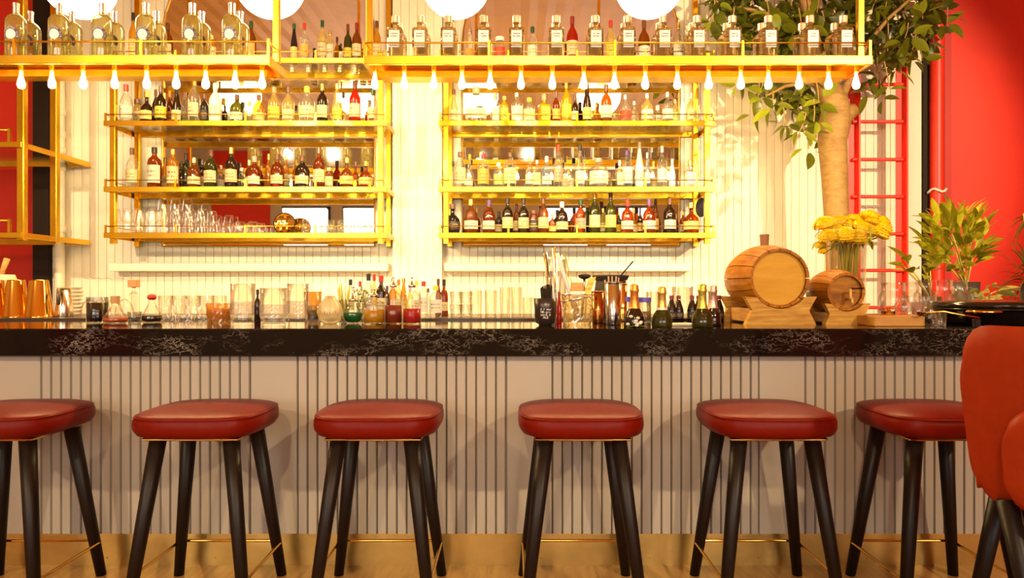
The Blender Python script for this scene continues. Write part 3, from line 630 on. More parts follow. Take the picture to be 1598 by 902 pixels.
def fluted(r0, r1, h, n=24, depth=0.03, zlo=0.0, zhi=1.0):
    """faceted cut-glass wall"""
    def fn(u, v):
        z = v * h; r = r0 + (r1 - r0) * v
        if zlo <= v <= zhi: r *= 1 + depth * (1 if int(u * n * 2 + 0.5) % 2 else -1) * (0.6 + 0.4 * math.sin(v * 18))
        a = u * 2 * PI; return (r * math.cos(a), r * math.sin(a), z)
    return grid(fn, n * 2, 10, True)
def tumbler(p, d, r, h, label, zb=None, group=None, mat=None, cut=False, name='tumbler', cat='glass', r0=None, fill=None):
    t = thing(name, (X(p, d), d, CT if zb is None else zb), label, cat, group)
    r0 = r0 or r * 0.86
    if cut: obj('wall', fluted(r0, r, h, 16, 0.035, 0.1, 0.75), mat or CRYS, t)
    else: obj('wall', vessel(r0, r, h), mat or CLEAR, t, smooth=True)
    obj('base', lathe([(0.0005, 0.001), (r0 * 0.92, 0.001), (r0 * 0.95, 0.010), (0.0005, 0.012)], 16), CRYS, t, smooth=True)
    if fill:
        fm, fh = fill; obj('contents', lathe([(0.0005, 0.013), (r0 * 0.9, 0.013), ((r0 + (r - r0) * fh / h) * 0.93, fh), (0.0005, fh)], 16), fm, t, smooth=True)
    return t
def px2(wpx, d): return wpx / 2.0 / F * d
def hp(npx, d): return npx / F * d
# gold shaker tins and other left-end things on the service ledge
ds = 3.47
for i, (p, w0, w1) in enumerate(((-8, 36, 26), (25, 36, 25), (61, 40, 26))):
    t = thing('shaker_tin', (X(p, ds), ds, RT), ['gold shaker tin cut off by the left edge', 'gold shaker tin, left of the two full ones', 'gold shaker tin nearest the steel jug'][i], 'shaker', 'gold shaker tins')
    h = hp(58, ds); a, b = px2(w0, ds), px2(w1, ds)
    obj('tin', lathe([(a * 1.03, 0), (a * 1.03, 0.003), (a, 0.005), (b, h - 0.006), (b * 0.94, h), (0.0005, h)], 28), GOLD, t, smooth=True)
    obj('rim', tube([(a * 1.03 * math.cos(k * PI / 12), a * 1.03 * math.sin(k * PI / 12), 0.003) for k in range(24)], 0.002, 6, True), GOLD, t, smooth=True)
d = 3.8; t = thing('mortar', (X(2, d), d, RT), 'beige mortar with wooden pestle at the left edge', 'mortar')
obj('bowl', vessel(0.045, 0.062, 0.215, 0.008, 0.02, mid=[(0.055, 0.05), (0.075, 0.13), (0.075, 0.18)]), pbr('beige_ceramic', (0.72, 0.52, 0.30), 0.4), t, smooth=True)
obj('pestle', tube([(-0.02, 0, 0.12), (0.015, -0.01, 0.24), (0.042, -0.015, 0.30)], [0.014, 0.012, 0.015], 10), WOOD_L, t, smooth=True)
d = 3.52; t = thing('steel_jug', (X(100, d), d, RT), 'small tapered steel jug with a dark handle', 'jug')
obj('body', vessel(0.042, 0.028, hp(42, d), 0.002), pbr('warm_steel', (0.8, 0.66, 0.5), 0.22, 1.0), t, smooth=True)
obj('spout', lathe([(0.028, hp(42, d)), (0.03, hp(44, d))], 16), MATS['warm_steel'], t, smooth=True)
obj('handle', tube([(0.006, -0.033, 0.125), (0.009, -0.055, 0.135), (0.011, -0.062, 0.10), (0.011, -0.060, 0.06)], 0.010, 8), pbr('dark_grip', (0.08, 0.05, 0.02), 0.3), t, smooth=True)
t = thing('glass_plate_stack', (X(108, 3.7), 3.7, RT), 'stack of small glass plates behind the steel jug', 'plates')
for k in range(7):
    obj('plate', lathe([(0.0005, 0.0), (0.05, 0.0), (0.065, 0.012), (0.063, 0.014), (0.048, 0.003), (0.0005, 0.003)], 22), CRYS, t, (random.uniform(-.004, .004), 0, 0.012 + k * 0.02), smooth=True)
obj('plate', lathe([(0.0005, 0.0), (0.05, 0.0), (0.065, 0.012), (0.063, 0.014)], 22), CRYS, t, smooth=True)
# upturned stem glasses
for i, p in enumerate((140, 158, 176, 194)):
    d = 3.72 + 0.05 * (i % 2); h = hp(58, d)
    t = thing('coupe_glass', (X(p, d), d, RT), 'upturned stem glass, %s from left behind the black jar' % ORD[i], 'glass', 'upturned stem glasses')
    obj('bowl', lathe([(0.048, 0.0), (0.047, 0.03), (0.035, 0.065), (0.008, 0.085)], 20), CRYS, t, smooth=True)
    obj('stem', lathe([(0.005, 0.083), (0.004, 0.12), (0.005, h - 0.006)], 10), CRYS, t, smooth=True)
    obj('foot', lathe([(0.005, h - 0.008), (0.036, h - 0.002), (0.037, h), (0.0005, h)], 20), CRYS, t, smooth=True)
d = 3.5; bottle('bottle', (X(209, d), d, RT), hp(56, d), 0.02, 'square', 'clear', None, 'wine', 'slim clear bottle with an orange and red stopper', tilt=0.1)
obj('stopper', box(-0.022, 0.022, -0.022, 0.022, hp(46, d), hp(58, d), 0.002), paint('orange'), bpy.data.objects[[o.name for o in bpy.data.objects if o.get('label', '').startswith('slim clear bottle with an orange')][0]])
# black jar
d = dc(503.5); t = thing('black_jar', (X(152, d), d, CT), 'squat glass jar filled with black liquid', 'jar')
h = hp(40, d); obj('glass', vessel(0.044, 0.044, h, 0.002), CLEAR, t, smooth=True)
obj('contents', lathe([(0.0005, 0.006), (0.0415, 0.006), (0.0415, h * 0.78), (0.0005, h * 0.78)], 20), pbr('black_liquid', (0.012, 0.004, 0.006), 0.1), t, smooth=True)
obj('lid', lathe([(0.0005, h * 0.86), (0.025, h * 0.86), (0.025, h + 0.004), (0.0005, h + 0.006)], 16), paint('white'), t)
def decanter(p, py, wpx, ytop, lc, fillz, stop, label, kind='cone', neckw=9):
    d = dc(py); r = px2(wpx, d); h = hp(py - ytop, d); n = px2(neckw, d)
    t = thing('decanter', (X(p, d), d, CT), label, 'decanter', 'small decanters on the bar')
    if kind == 'cone': pr = [(0.0005, 0), (r * 0.8, 0), (r, h * 0.10), (r * 0.92, h * 0.24), (n * 1.6, h * 0.52), (n, h * 0.62), (n, h * 0.76)]
    elif kind == 'globe': pr = [(0.0005, 0), (r * 0.55, 0), (r * 0.85, h * 0.08), (r, h * 0.22), (r * 0.92, h * 0.36), (r * 0.6, h * 0.46), (n, h * 0.52), (n, h * 0.62)]
    else: pr = [(0.0005, 0), (r * 0.95, 0), (r, h * 0.02), (r, h * 0.52), (r * 0.92, h * 0.62), (n * 1.2, h * 0.70), (n, h * 0.74), (n, h * 0.80)]
    obj('glass', lathe(pr, 20), CRYS, t, smooth=True)
    inner = [(max(0.0004, a - 0.003), max(z, 0.005)) for a, z in pr if z <= fillz * h]
    obj('liquid', lathe(inner + [(inner[-1][0], fillz * h), (0.0005, fillz * h)], 20), liquid('liq_%d' % int(p), lc, 0.97), t, smooth=True)
    zc = pr[-1][1]
    if stop == 'cork': obj('stopper', lathe([(n * 1.2, zc - 0.004), (n * 1.3, h)], 12, cap=True), paint('cork'), t)
    elif stop == 'red': obj('stopper', ball(n * 1.6, 12, 8, 0.7, h * 0.82), paint('red'), t, smooth=True); obj('wire', tube([(0, 0, h * 0.84), (0, 0, h)], 0.001, 5), STEEL, t)
    else:
        obj('stopper', lathe([(n * 1.4, zc - 0.003), (n * 1.5, zc + 0.006), (n * 0.9, zc + 0.014), (n * 0.45, zc + 0.02), (n * 0.35, h * 0.97), (n * 0.35, h - 0.002)], 12, cap=True), STEEL, t, smooth=True)
        obj('spout_cap', lathe([(n * 0.8, h - 0.002), (n * 0.85, h)], 10, cap=True), STEEL, t)
    return t
decanter(180, 504.5, 37, 462, (0.62, 0.10, 0.01), 0.20, 'cork', 'cone decanter of orange liquid with a cork stopper', 'cone', 11)
decanter(237, 503, 31, 455, (0.02, 0.008, 0.004), 0.22, 'red', 'cone decanter of black liquid with a red knob', 'cone', 9)
decanter(551, 504.5, 32, 448, (0.0, 0.17, 0.03), 0.30, 'steel', 'round decanter of bright green liquid', 'globe', 9)
decanter(614, 505, 28, 433, (0.30, 0.025, 0.006), 0.40, 'steel', 'straight decanter of brownish red liquid', 'jar', 8)
decanter(643, 505.5, 29, 433, (0.55, 0.008, 0.010), 0.33, 'steel', 'straight decanter of bright red liquid', 'jar', 8)
decanter(584, 505.5, 34, 452, (0.72, 0.34, 0.01), 0.42, 'steel', 'wide decanter of yellow liquid', 'jar', 9)
# small low glass
tumbler(210, dc(501), 0.032, 0.043, 'low glass of dark sauce between two cone decanters', fill=(MATS['black_liquid'], 0.018), name='low_glass')
# cut crystal tumblers
for i, (p, py, r, h) in enumerate(((263, 502, .036, .10), (286, 503.5, .038, .105), (311, 503, .038, .10))):
    tumbler(p, dc(py), r, h, 'cut crystal tumbler, %s from left in front of the pale wall' % ORD[i], cut=True, group='cut crystal tumblers')
for i, p in enumerate((258, 280, 301, 322, 343)):
    tumbler(p, 3.5, 0.036, 0.105, 'plain rocks glass, %s from left on the ledge behind crystal tumblers' % ORD[i], zb=RT, group='rocks glasses on the service ledge', mat=THIN)
d = dc(503); tumbler(342, d, 0.056, 0.085, 'wide cut crystal bowl of orange peel', cut=True, mat=glass('crystal_orange', (0.97, 0.80, 0.5), 0.4, (0.72, 0.30, 0.04), refl=1.5), name='crystal_bowl', cat='bowl', fill=(pbr('orange_peel', (0.7, 0.24, 0.02), 0.5), 0.06))
for i, (p, py, wpx, yt) in enumerate(((379, 503, 38, 443), (427, 504.5, 42, 450), (465, 501, 34, 443))):
    d = dc(py); r = px2(wpx, d); h = hp(py - yt, d)
    t = thing('mixing_glass', (X(p, d), d, CT), ['tall etched mixing glass left of the slim dark bottle', 'wide etched mixing glass between two taller ones', 'tall plain mixing glass beside the frosted vase'][i], 'glass', 'mixing glasses')
    obj('wall', vessel(r * 0.93, r, h, 0.003, 0.012, mid=[(r * 0.9, h * 0.08), (r * 0.97, h * 0.2)]), CRYS, t, smooth=True)
    obj('etched_band', fluted(r * 0.985, r * 1.01, h * 0.34, 18, 0.03), glass('etched', (0.93, 0.9, 0.88), 0.22, (0.8, 0.72, 0.68), refl=1.2), t, (0, 0, h * 0.2))
    obj('lip', tube([(r * math.cos(k * PI / 12), r * math.sin(k * PI / 12), h) for k in range(24)], 0.0022, 6, True), CRYS, t, smooth=True)
d = dc(503.5); bottle('bottle', (X(402, d), d, CT), hp(52, d), 0.014, 'round', 'dark', None, 'black', 'slim dark bottle between two mixing glasses')
d = dc(503); tumbler(489, d, 0.030, 0.075, 'short glass of dark pickles beside the frosted vase', fill=(pbr('pickle', (0.12, 0.07, 0.015), 0.4, noise=0.5, nscale=60), 0.055), name='pickle_glass')
tumbler(488, 3.5, 0.045, 0.125, 'wide amber tinted glass behind the frosted vase', zb=RT, mat=glass('amberglass', (0.98, 0.82, 0.5), 0.25, (0.7, 0.4, 0.1)))
d = dc(505.5); t = thing('frosted_vase', (X(515, d), d, CT), 'round frosted glass vase with etched letters', 'vase')
r = px2(40, d); h = hp(44, d)
obj('body', lathe([(0.0005, 0), (r * 0.5, 0), (r * 0.85, h * 0.15), (r, h * 0.42), (r * 0.85, h * 0.7), (r * 0.45, h * 0.9), (r * 0.42, h), (r * 0.36, h), (r * 0.4, h * 0.88)], 24), FROST, t, smooth=True)
for i in range(9):
    a = (i - 4) * 0.2; zz = h * 0.4; rr = r * 1.005
    obj('etching', tube([(rr * math.sin(a), -rr * math.cos(a), zz - 0.010), (rr * math.sin(a + 0.05), -rr * math.cos(a + 0.05), zz + 0.010 * (1 if i % 2 else 0.4)), (rr * math.sin(a + 0.12), -rr * math.cos(a + 0.12), zz - 0.006)], 0.0014, 4), pbr('etch', (0.55, 0.35, 0.12), 0.6), t)
# lemongrass jar and herb jar
def stalks(name, p, d, zb, label, mats, n, h0, h1, spread, rj=0.03, hj=0.08, rad=0.004, cat='jar', glassm=None, flat=False):
    t = thing(name, (X(p, d), d, zb), label, cat)
    obj('jar', vessel(rj * 0.9, rj, hj, 0.002), glassm or CLEAR, t, smooth=True)
    for i in range(n):
        a = random.uniform(0, 2 * PI); q = rj * 0.55 * math.sqrt(random.random()); hh = random.uniform(h0, h1); s = spread * random.uniform(0.3, 1)
        b0 = Vector((q * math.cos(a) * 0.7, q * math.sin(a) * 0.7, 0.008)); b1 = Vector((q * math.cos(a) + s * math.cos(a) * 1.2, q * math.sin(a) + s * 0.4 * math.sin(a), hh))
        obj('stalk', tube([b0, (b0 + b1) / 2 + Vector((0.002, 0, 0)), b1], [rad, rad, rad * 0.7], 6), random.choice(mats), t, smooth=True)
    return t
LG = pbr('lemongrass', (0.45, 0.40, 0.06), 0.5); LG2 = pbr('lemongrass_pale', (0.68, 0.56, 0.18), 0.5)
stalks('lemongrass_jar', 537, dc(501), CT, 'jar of lemongrass stalks behind the green decanter', [LG, LG2], 12, 0.13, 0.175, 0.028, 0.026, 0.10, 0.0045)
HERB = pbr('herb', (0.16, 0.17, 0.02), 0.6)
hj = stalks('herb_jar', 564, 3.38, RT, 'glass of green herb sprigs behind the green decanter', [HERB], 10, 0.09, 0.14, 0.022, 0.026, 0.07, 0.002)
hl = mesh([(0, 0, 0), (0.006, 0.002, 0.008), (0, 0.004, 0.018), (-0.006, 0.002, 0.008)], [(0, 1, 2, 3)]); hl.materials.append(HERB)
for i in range(40):
    obj('herb_leaf', hl, None, hj, (random.gauss(0, 0.016), random.gauss(0, 0.012), random.uniform(0.07, 0.14)), (random.uniform(-1, 1), random.uniform(-1, 1), random.uniform(0, 6)))
# bottles standing on the ledge behind the decanters
LED = [(547, 436, 13, 'round', 'clear', 'cream', 'black'), (575, 427, 15, 'round', 'clear', 'white', 'black'), (584, 428, 11, 'round', 'pale', 'yellow', 'red'), (595, 430, 17, 'round', 'dark', 'cream', 'red'), (604, 446, 11, 'round', 'dark', None, 'purple'), (613, 434, 12, 'round', 'gold', None, 'gold'), (622, 436, 12, 'round', 'pale', 'cream', 'orange'), (630, 434, 11, 'slope', 'gold', 'yellow', 'gold'), (640, 447, 9, 'round', 'pale', None, 'silver'), (650, 438, 14, 'round', 'clear', 'cream', 'yellow'), (661, 439, 15, 'short', 'clear', 'white', 'red'), (668, 450, 9, 'round', 'clear', None, 'brown'), (680, 446, 20, 'short', 'clear', 'white', 'yellow'), (684, 435, 10, 'slope', 'ramber', None, 'brown'), (693, 436, 13, 'bell', 'ramber', 'cream', 'black'), (562, 439, 10, 'round', 'clear', None, 'red')]
for i, (p, top, wpx, kind, gl, lab, cap) in enumerate(sorted(LED)):
    d = 3.62 if wpx < 15 else 3.46
    cname = {'ramber': 'reddish amber', 'dark': 'dark brown', 'pale': 'pale golden', 'gold': 'golden'}.get(gl, gl)
    bottle('bottle', (X(p, d), d, RT), Z(top, d) - RT, px2(wpx, d), kind, gl, lab, cap, '%s bottle, %s cap, %s from left in the cluster behind the red decanters' % (cname, cap, ORD[i]), group='bottles clustered behind the decanters')
# glasses right of the cluster
for i, (p, top, r) in enumerate(((712, 460, .034), (727, 462, .034))):
    d = 3.5
    for k in range(2):
        tumbler(p, d, r, 0.062, '%s tumbler of the %s stack beside the red bottle cluster' % (('lower', 'upper')[k], ('left', 'right')[i]), zb=RT + k * 0.0625, group='stacked tumblers', name='stacked_tumbler')
for i, (p, top, wpx) in enumerate(((743, 453, 20), (766, 453, 21), (788, 448, 18), (806, 448, 18), (823, 464, 17))):
    d = 3.48; tumbler(p, d, px2(wpx, d), Z(top, d) - RT, '%s highball glass from left in the row before the black cup' % ORD[i], zb=RT, group='highball glasses', name='highball_glass', r0=px2(wpx, d) * 0.93, mat=THIN)
d = 3.42
obj_t = tumbler(797, d, 0.02, 0.09, 'short jigger glass between highball glasses', zb=RT, cut=True, name='jigger_glass')
# black cup of straws
d = dc(507.5); t = thing('straw_cup', (X(851, d), d, CT), 'black plastic cup of black straws with white lettering', 'cup')
r = px2(38, d); h = hp(42, d); CUPB = pbr('black_cup', (0.025, 0.014, 0.010), 0.3)
obj('cup', vessel(r * 0.55, r, h, 0.003, 0.006, 24, mid=[(r * 0.78, h * 0.10), (r * 0.88, h * 0.3), (r * 0.9, h * 0.62)]), CUPB, t, smooth=True)
for row, (txt, zz) in enumerate((('d + mar', .60), ('NE-gro', .50), ('mark &', .40), ('ALE', .30))):
    for j, ch in enumerate(txt):
        if ch == ' ': continue
        a = (j - len(txt) / 2 + 0.5) * 0.15; rr = r * 0.915
        letters(ch, 0.0125, PAPER, t, (rr * math.sin(a), -rr * math.cos(a), h * zz), (Matrix.Rotation(a, 3, 'Z') @ Matrix.Rotation(PI / 2, 3, 'X')).to_euler())
for i in range(22):
    a = random.uniform(0, 2 * PI); q = r * 0.55 * random.random(); hh = random.uniform(0.145, 0.168); s = random.uniform(0.0, 0.012)
    obj('straw', tube([(q * math.cos(a), q * math.sin(a), 0.02), ((q + s) * math.cos(a), (q + s) * math.sin(a), hh)], 0.0032, 6), BLACK, t)
d = dc(505); bottle('bottle', (X(872.5, d), d, CT), hp(50, d), 0.0115, 'slope', 'red', None, 'wine', 'slim red bottle between black cup and ice bucket')
# clear vase with sticks behind
vs_ = stalks('stick_vase', 868, 3.6, RT, 'tall clear vase of stirring sticks behind the ice bucket', [pbr('straw_grey', (0.55, 0.48, 0.45), 0.4), LG, BLACK, GOLD], 7, 0.30, 0.36, 0.045, 0.058, 0.29, 0.0045, 'vase')
# hammered ice bucket with tools
d = dc(505.5); t = thing('ice_bucket', (X(901, d), d, CT), 'hammered pale glass ice bucket with a wire handle', 'bucket')
r = px2(50, d); h = hp(46, d)
def ham(u, v):
    k = random.uniform(-0.035, 0.035) if 0.03 < v < 0.95 else 0
    q = r * (0.86 + 0.14 * v) * (1 + k); a = u * 2 * PI; return (q * math.cos(a), q * math.sin(a), v * h)
obj('wall', grid(ham, 36, 14, True), glass('ice_glass', (0.95, 0.85, 0.62), 0.35, (0.72, 0.52, 0.22), refl=1.8), t)
obj('floor_disc', lathe([(0.0005, 0.004), (r * 0.85, 0.004)], 24), CRYS, t)
obj('handle', tube([(r * 1.02 * math.cos(a), -r * 1.02 * abs(math.sin(a)) , h * (0.86 + 0.10 * math.cos(a))) for a in [PI - k * PI / 14 for k in range(15)]], 0.0026, 6), STEEL, t, smooth=True)
obj('rim', tube([(r * math.cos(k * PI / 14), r * math.sin(k * PI / 14), h) for k in range(28)], 0.003, 6, True), STEEL, t, smooth=True)
bk = Vector((X(901, d), d, CT))
def held(name, pts, rad, mat, label, cat='tool', sub=None):
    t2 = thing(name, bk, label, cat, 'bar tools in the ice bucket')
    obj('shaft', tube(pts, rad, 8), mat, t2, smooth=True)
    if sub: obj(sub[0], sub[1], sub[2], t2, smooth=False)
    return t2
held('muddler', [(0.0, 0.0, 0.02), (-0.045, 0.0, 0.17), (-0.085, 0.01, 0.30)], 0.0085, pbr('plastic_grey', (0.6, 0.52, 0.48), 0.4), 'grey muddler leaning left out of the ice bucket', 'muddler')
held('bar_spoon', [(0.01, 0.01, 0.02), (-0.02, 0.01, 0.16), (-0.055, 0.02, 0.31)], 0.0028, pbr('olive_metal', (0.4, 0.33, 0.08), 0.3, 0.8), 'thin olive bar spoon in the ice bucket', 'spoon')
held('wooden_press', [(-0.005, 0.0, 0.02), (-0.005, 0.0, 0.11)], 0.012, WOOD_L, 'small wooden press standing in the ice bucket', 'press', ('head', box(-0.028, 0.026, -0.014, 0.014, 0.10, 0.175, 0.004), WOOD_L))
held('fine_strainer', [(0.02, 0.02, 0.02), (0.03, 0.02, 0.16), (0.032, 0.02, 0.20)], 0.006, STEEL, 'steel strainer with a dark cap in the ice bucket', 'strainer', ('head', lathe([(0.012, 0.19), (0.026, 0.198), (0.026, 0.207), (0.01, 0.212)], 16, 0.032, 0.02, cap=True), BLACK))
held('yellow_card', [(0.03, -0.01, 0.02), (0.038, -0.01, 0.12)], 0.004, LG2, 'yellow paper menu card in the ice bucket', 'card', ('sheet', prism([(0.022, 0.115), (0.052, 0.125), (0.078, 0.20), (0.046, 0.192)], -0.012, -0.010), printed('card_yellow', (0.75, 0.45, 0.05), (0.2, 0.1, 0.02))))
held('white_tag', [(0.0, -0.02, 0.02), (0.0, -0.02, 0.12)], 0.003, STEEL, 'white paper tag standing in the ice bucket', 'tag', ('sheet', box(-0.03, 0.03, -0.022, -0.020, 0.118, 0.138), printed('tag_white', (0.82, 0.74, 0.6), (0.1, 0.1, 0.1), rows=3)))
# metal tins with sticks
def tin(p, py, wb, wt, yt, mat, label, name='mixing_tin'):
    d = dc(py); t = thing(name, (X(p, d), d, CT), label, 'tin', 'mixing tins on the bar'); h = hp(py - yt, d)
    obj('tin', vessel(px2(wb, d), px2(wt, d), h, 0.0015, 0.004, 28), mat, t, smooth=True)
    obj('rim', tube([(px2(wt, d) * math.cos(k * PI / 12), px2(wt, d) * math.sin(k * PI / 12), h) for k in range(24)], 0.0018, 6, True), mat, t, smooth=True)
    return t, d, h
COPPER = pbr('copper', (0.55, 0.22, 0.06), 0.18, 1.0)
tin(933, 504, 18, 21, 455, COPPER, 'copper mixing tin beside the ice bucket')
tt, d, h = tin(957, 507, 22, 27, 441, STEEL, 'chrome mixing tin of stirring sticks')
for i, (dx, hh) in enumerate(((-0.035, .185), (-0.02, .20), (-0.005, .20), (0.012, .20), (0.022, .195))):
    obj('stick', tube([(dx * 0.4, 0, 0.02), (dx, 0.0, hh)], 0.0035, 6), pbr('stick_tan', (0.42, 0.28, 0.15), 0.5), tt)
obj('long_stick', tube([(-0.01, 0, 0.03), (0.02, 0, 0.19), (0.082, 0.0, 0.262)], 0.003, 6), BLACK, tt)
tin(971, 502, 14, 16, 443, GOLD, 'slim gold tin behind the chrome tin')
d = 3.4; t = thing('netted_bag', (X(953, d), d, RT), 'black netted pouch behind the mixing tins', 'pouch')
obj('pouch', lathe([(0.0005, 0), (0.06, 0), (0.075, 0.07), (0.080, 0.12), (0.070, 0.19), (0.06, 0.205), (0.0005, 0.19)], 18), pbr('black_net', (0.03, 0.015, 0.008), 0.6, noise=0.5, nscale=120), t, smooth=True)
obj('frill', lathe([(0.07, 0.185), (0.086, 0.205), (0.09, 0.20), (0.08, 0.18)], 9), MATS['black_net'], t)
# spice jars with blue lids
SPICE = pbr('spice', (0.28, 0.14, 0.04), 0.7, noise=0.5, nscale=90)
for i, (p, wpx, yt) in enumerate(((977, 15, 463), (1006, 21, 464))):
    d = dc(502); r = px2(wpx, d); h = hp(502 - yt, d)
    t = thing('spice_jar', (X(p, d), d, CT), ['narrow spice jar with blue lid beside the gold tin', 'wide spice jar with blue lid between two foil bottles'][i], 'jar', 'blue-lidded spice jars')
    obj('glass', vessel(r, r * 0.92, h * 0.82, 0.002), CLEAR, t, smooth=True)
    obj('spice', lathe([(0.0005, 0.006), (r * 0.92, 0.006), (r * 0.9, h * 0.42), (0.0005, h * 0.42)], 16), SPICE, t, smooth=True)
    obj('lid', lathe([(r * 0.96, h * 0.8), (r * 0.98, h * 0.82), (r * 0.98, h - 0.002), (r * 0.94, h)], 20, cap=True), paint('blue'), t)
# small foil-topped sparkling bottles
def fizz(p, py, yt, wpx, gl, foil, band, label, medal=False):
    d = dc(py); r = px2(wpx, d); h = hp(py - yt, d)
    t = thing('foil_bottle', (X(p, d), d, CT), label, 'bottle', 'foil-topped sparkling bottles')
    n = px2(13, d)
    obj('body', lathe([(0.0005, 0), (r * 0.95, 0), (r, 0.006), (r, h * 0.16), (r * 0.88, h * 0.28), (n * 1.15, h * 0.46), (n * 0.95, h * 0.6), (n * 0.9, h * 0.9)], 20), GL[gl][1](), t, smooth=True)
    obj('foil', lathe([(n * 1.32, h * 0.43), (n * 1.02, h * 0.56), (n * 0.98, h * 0.80), (n * 1.12, h * 0.82), (n * 1.14, h * 0.87), (n * 1.0, h * 0.89), (n * 1.02, h * 0.96), (n * 0.8, h * 0.995), (0.0005, h)], 18), pbr('foil_' + foil, {'orange': (0.75, 0.30, 0.05), 'gold': (0.70, 0.48, 0.12), 'lime': (0.62, 0.55, 0.10), 'pink': (0.80, 0.52, 0.42)}[foil], 0.28, 0.75, bump=0.3, nscale=60), t, smooth=True)
    if band: obj('band', lathe([(n * 1.38, h * 0.41), (n * 1.24, h * 0.48)], 18), paint(band), t, smooth=True)
    if medal: obj('medallion', lathe([(0.0005, 0), (0.011, 0), (0.012, 0.002), (0.0005, 0.003)], 16), pbr('medal', (0.05, 0.04, 0.02), 0.4), t, (0, -r * 0.72, h * 0.37), (PI / 2 + 0.5, 0, 0)); obj('medal_ring', tube([(0.0115 * math.cos(k * PI / 8), -r * 0.75 - 0.003, h * 0.37 + 0.0125 * math.sin(k * PI / 8)) for k in range(16)], 0.0012, 5, True), GOLD, t)
fizz(990, 510, 443, 32, 'dark', 'orange', None, 'small dark bottle with orange foil beside the blue-lidded jar')
fizz(1033, 510.5, 447, 32, 'green', 'gold', 'white', 'small green bottle with gold foil and white neck band')
fizz(1096, 511, 443, 33, 'green', 'lime', None, 'small green bottle with lime gold foil and neck medallion', True)
fizz(1112, 508, 445, 26, 'dark', 'pink', None, 'small dark bottle with pink foil behind the lime foil bottle', True)
t = thing('flower_sprig', (X(990, 2.70), 2.70, CT), 'sprig of small white flowers before the orange foil bottle', 'flowers')
for i in range(9):
    obj('blossom', ball(0.008, 8, 5, 0.7), pbr('white_petal', (0.8, 0.74, 0.6), 0.6), t, (random.uniform(-.026, .026), random.uniform(-.008, .008), 0.008 + random.uniform(0, 0.035)), smooth=True)
obj('stem', tube([(-0.03, 0, 0.002), (0.0, 0, 0.006), (0.05, 0.01, 0.004)], 0.002, 5), HERB, t)
for i, p in enumerate((1048, 1059, 1080, 1090, 1122)):
    d = dc(501) + (0.04 if i % 2 else 0); bottle('bitters_bottle', (X(p, d), d, CT), Z(461, d) - CT, px2(15, d), 'slope', 'dark', 'black', 'wine', 'small bitters bottle with dark red cap, %s from left of five' % ORD[i], group='bitters bottles', lz=(0.10, 0.36))
for i, o in enumerate([o for o in bpy.data.objects if o.name.startswith('bitters_bottle')]):
    r = px2(15, 3.3); obj('neck_label', lathe([(r * 0.60, 0.062), (r * 0.48, 0.085)], 14), pbr('neck_yellow', (0.85, 0.52, 0.04), 0.5), o, smooth=True)
tag(obj('napkin', box(X(1044, 2.86), X(1082, 2.86), 2.80, 2.92, CT, CT + 0.008, 0.002), pbr('napkin_white', (0.8, 0.72, 0.58), 0.8)), 'folded cream napkin between the foil bottles', 'napkin')
tumbler(1065, 3.5, 0.055, 0.15, 'wide clear jar on the ledge behind the bitters bottles', zb=RT, name='clear_jar', cat='jar', mat=CRYS)
tumbler(1020, 3.5, 0.04, 0.125, 'clear glass on the ledge behind the gold foil bottle', zb=RT, mat=CRYS)
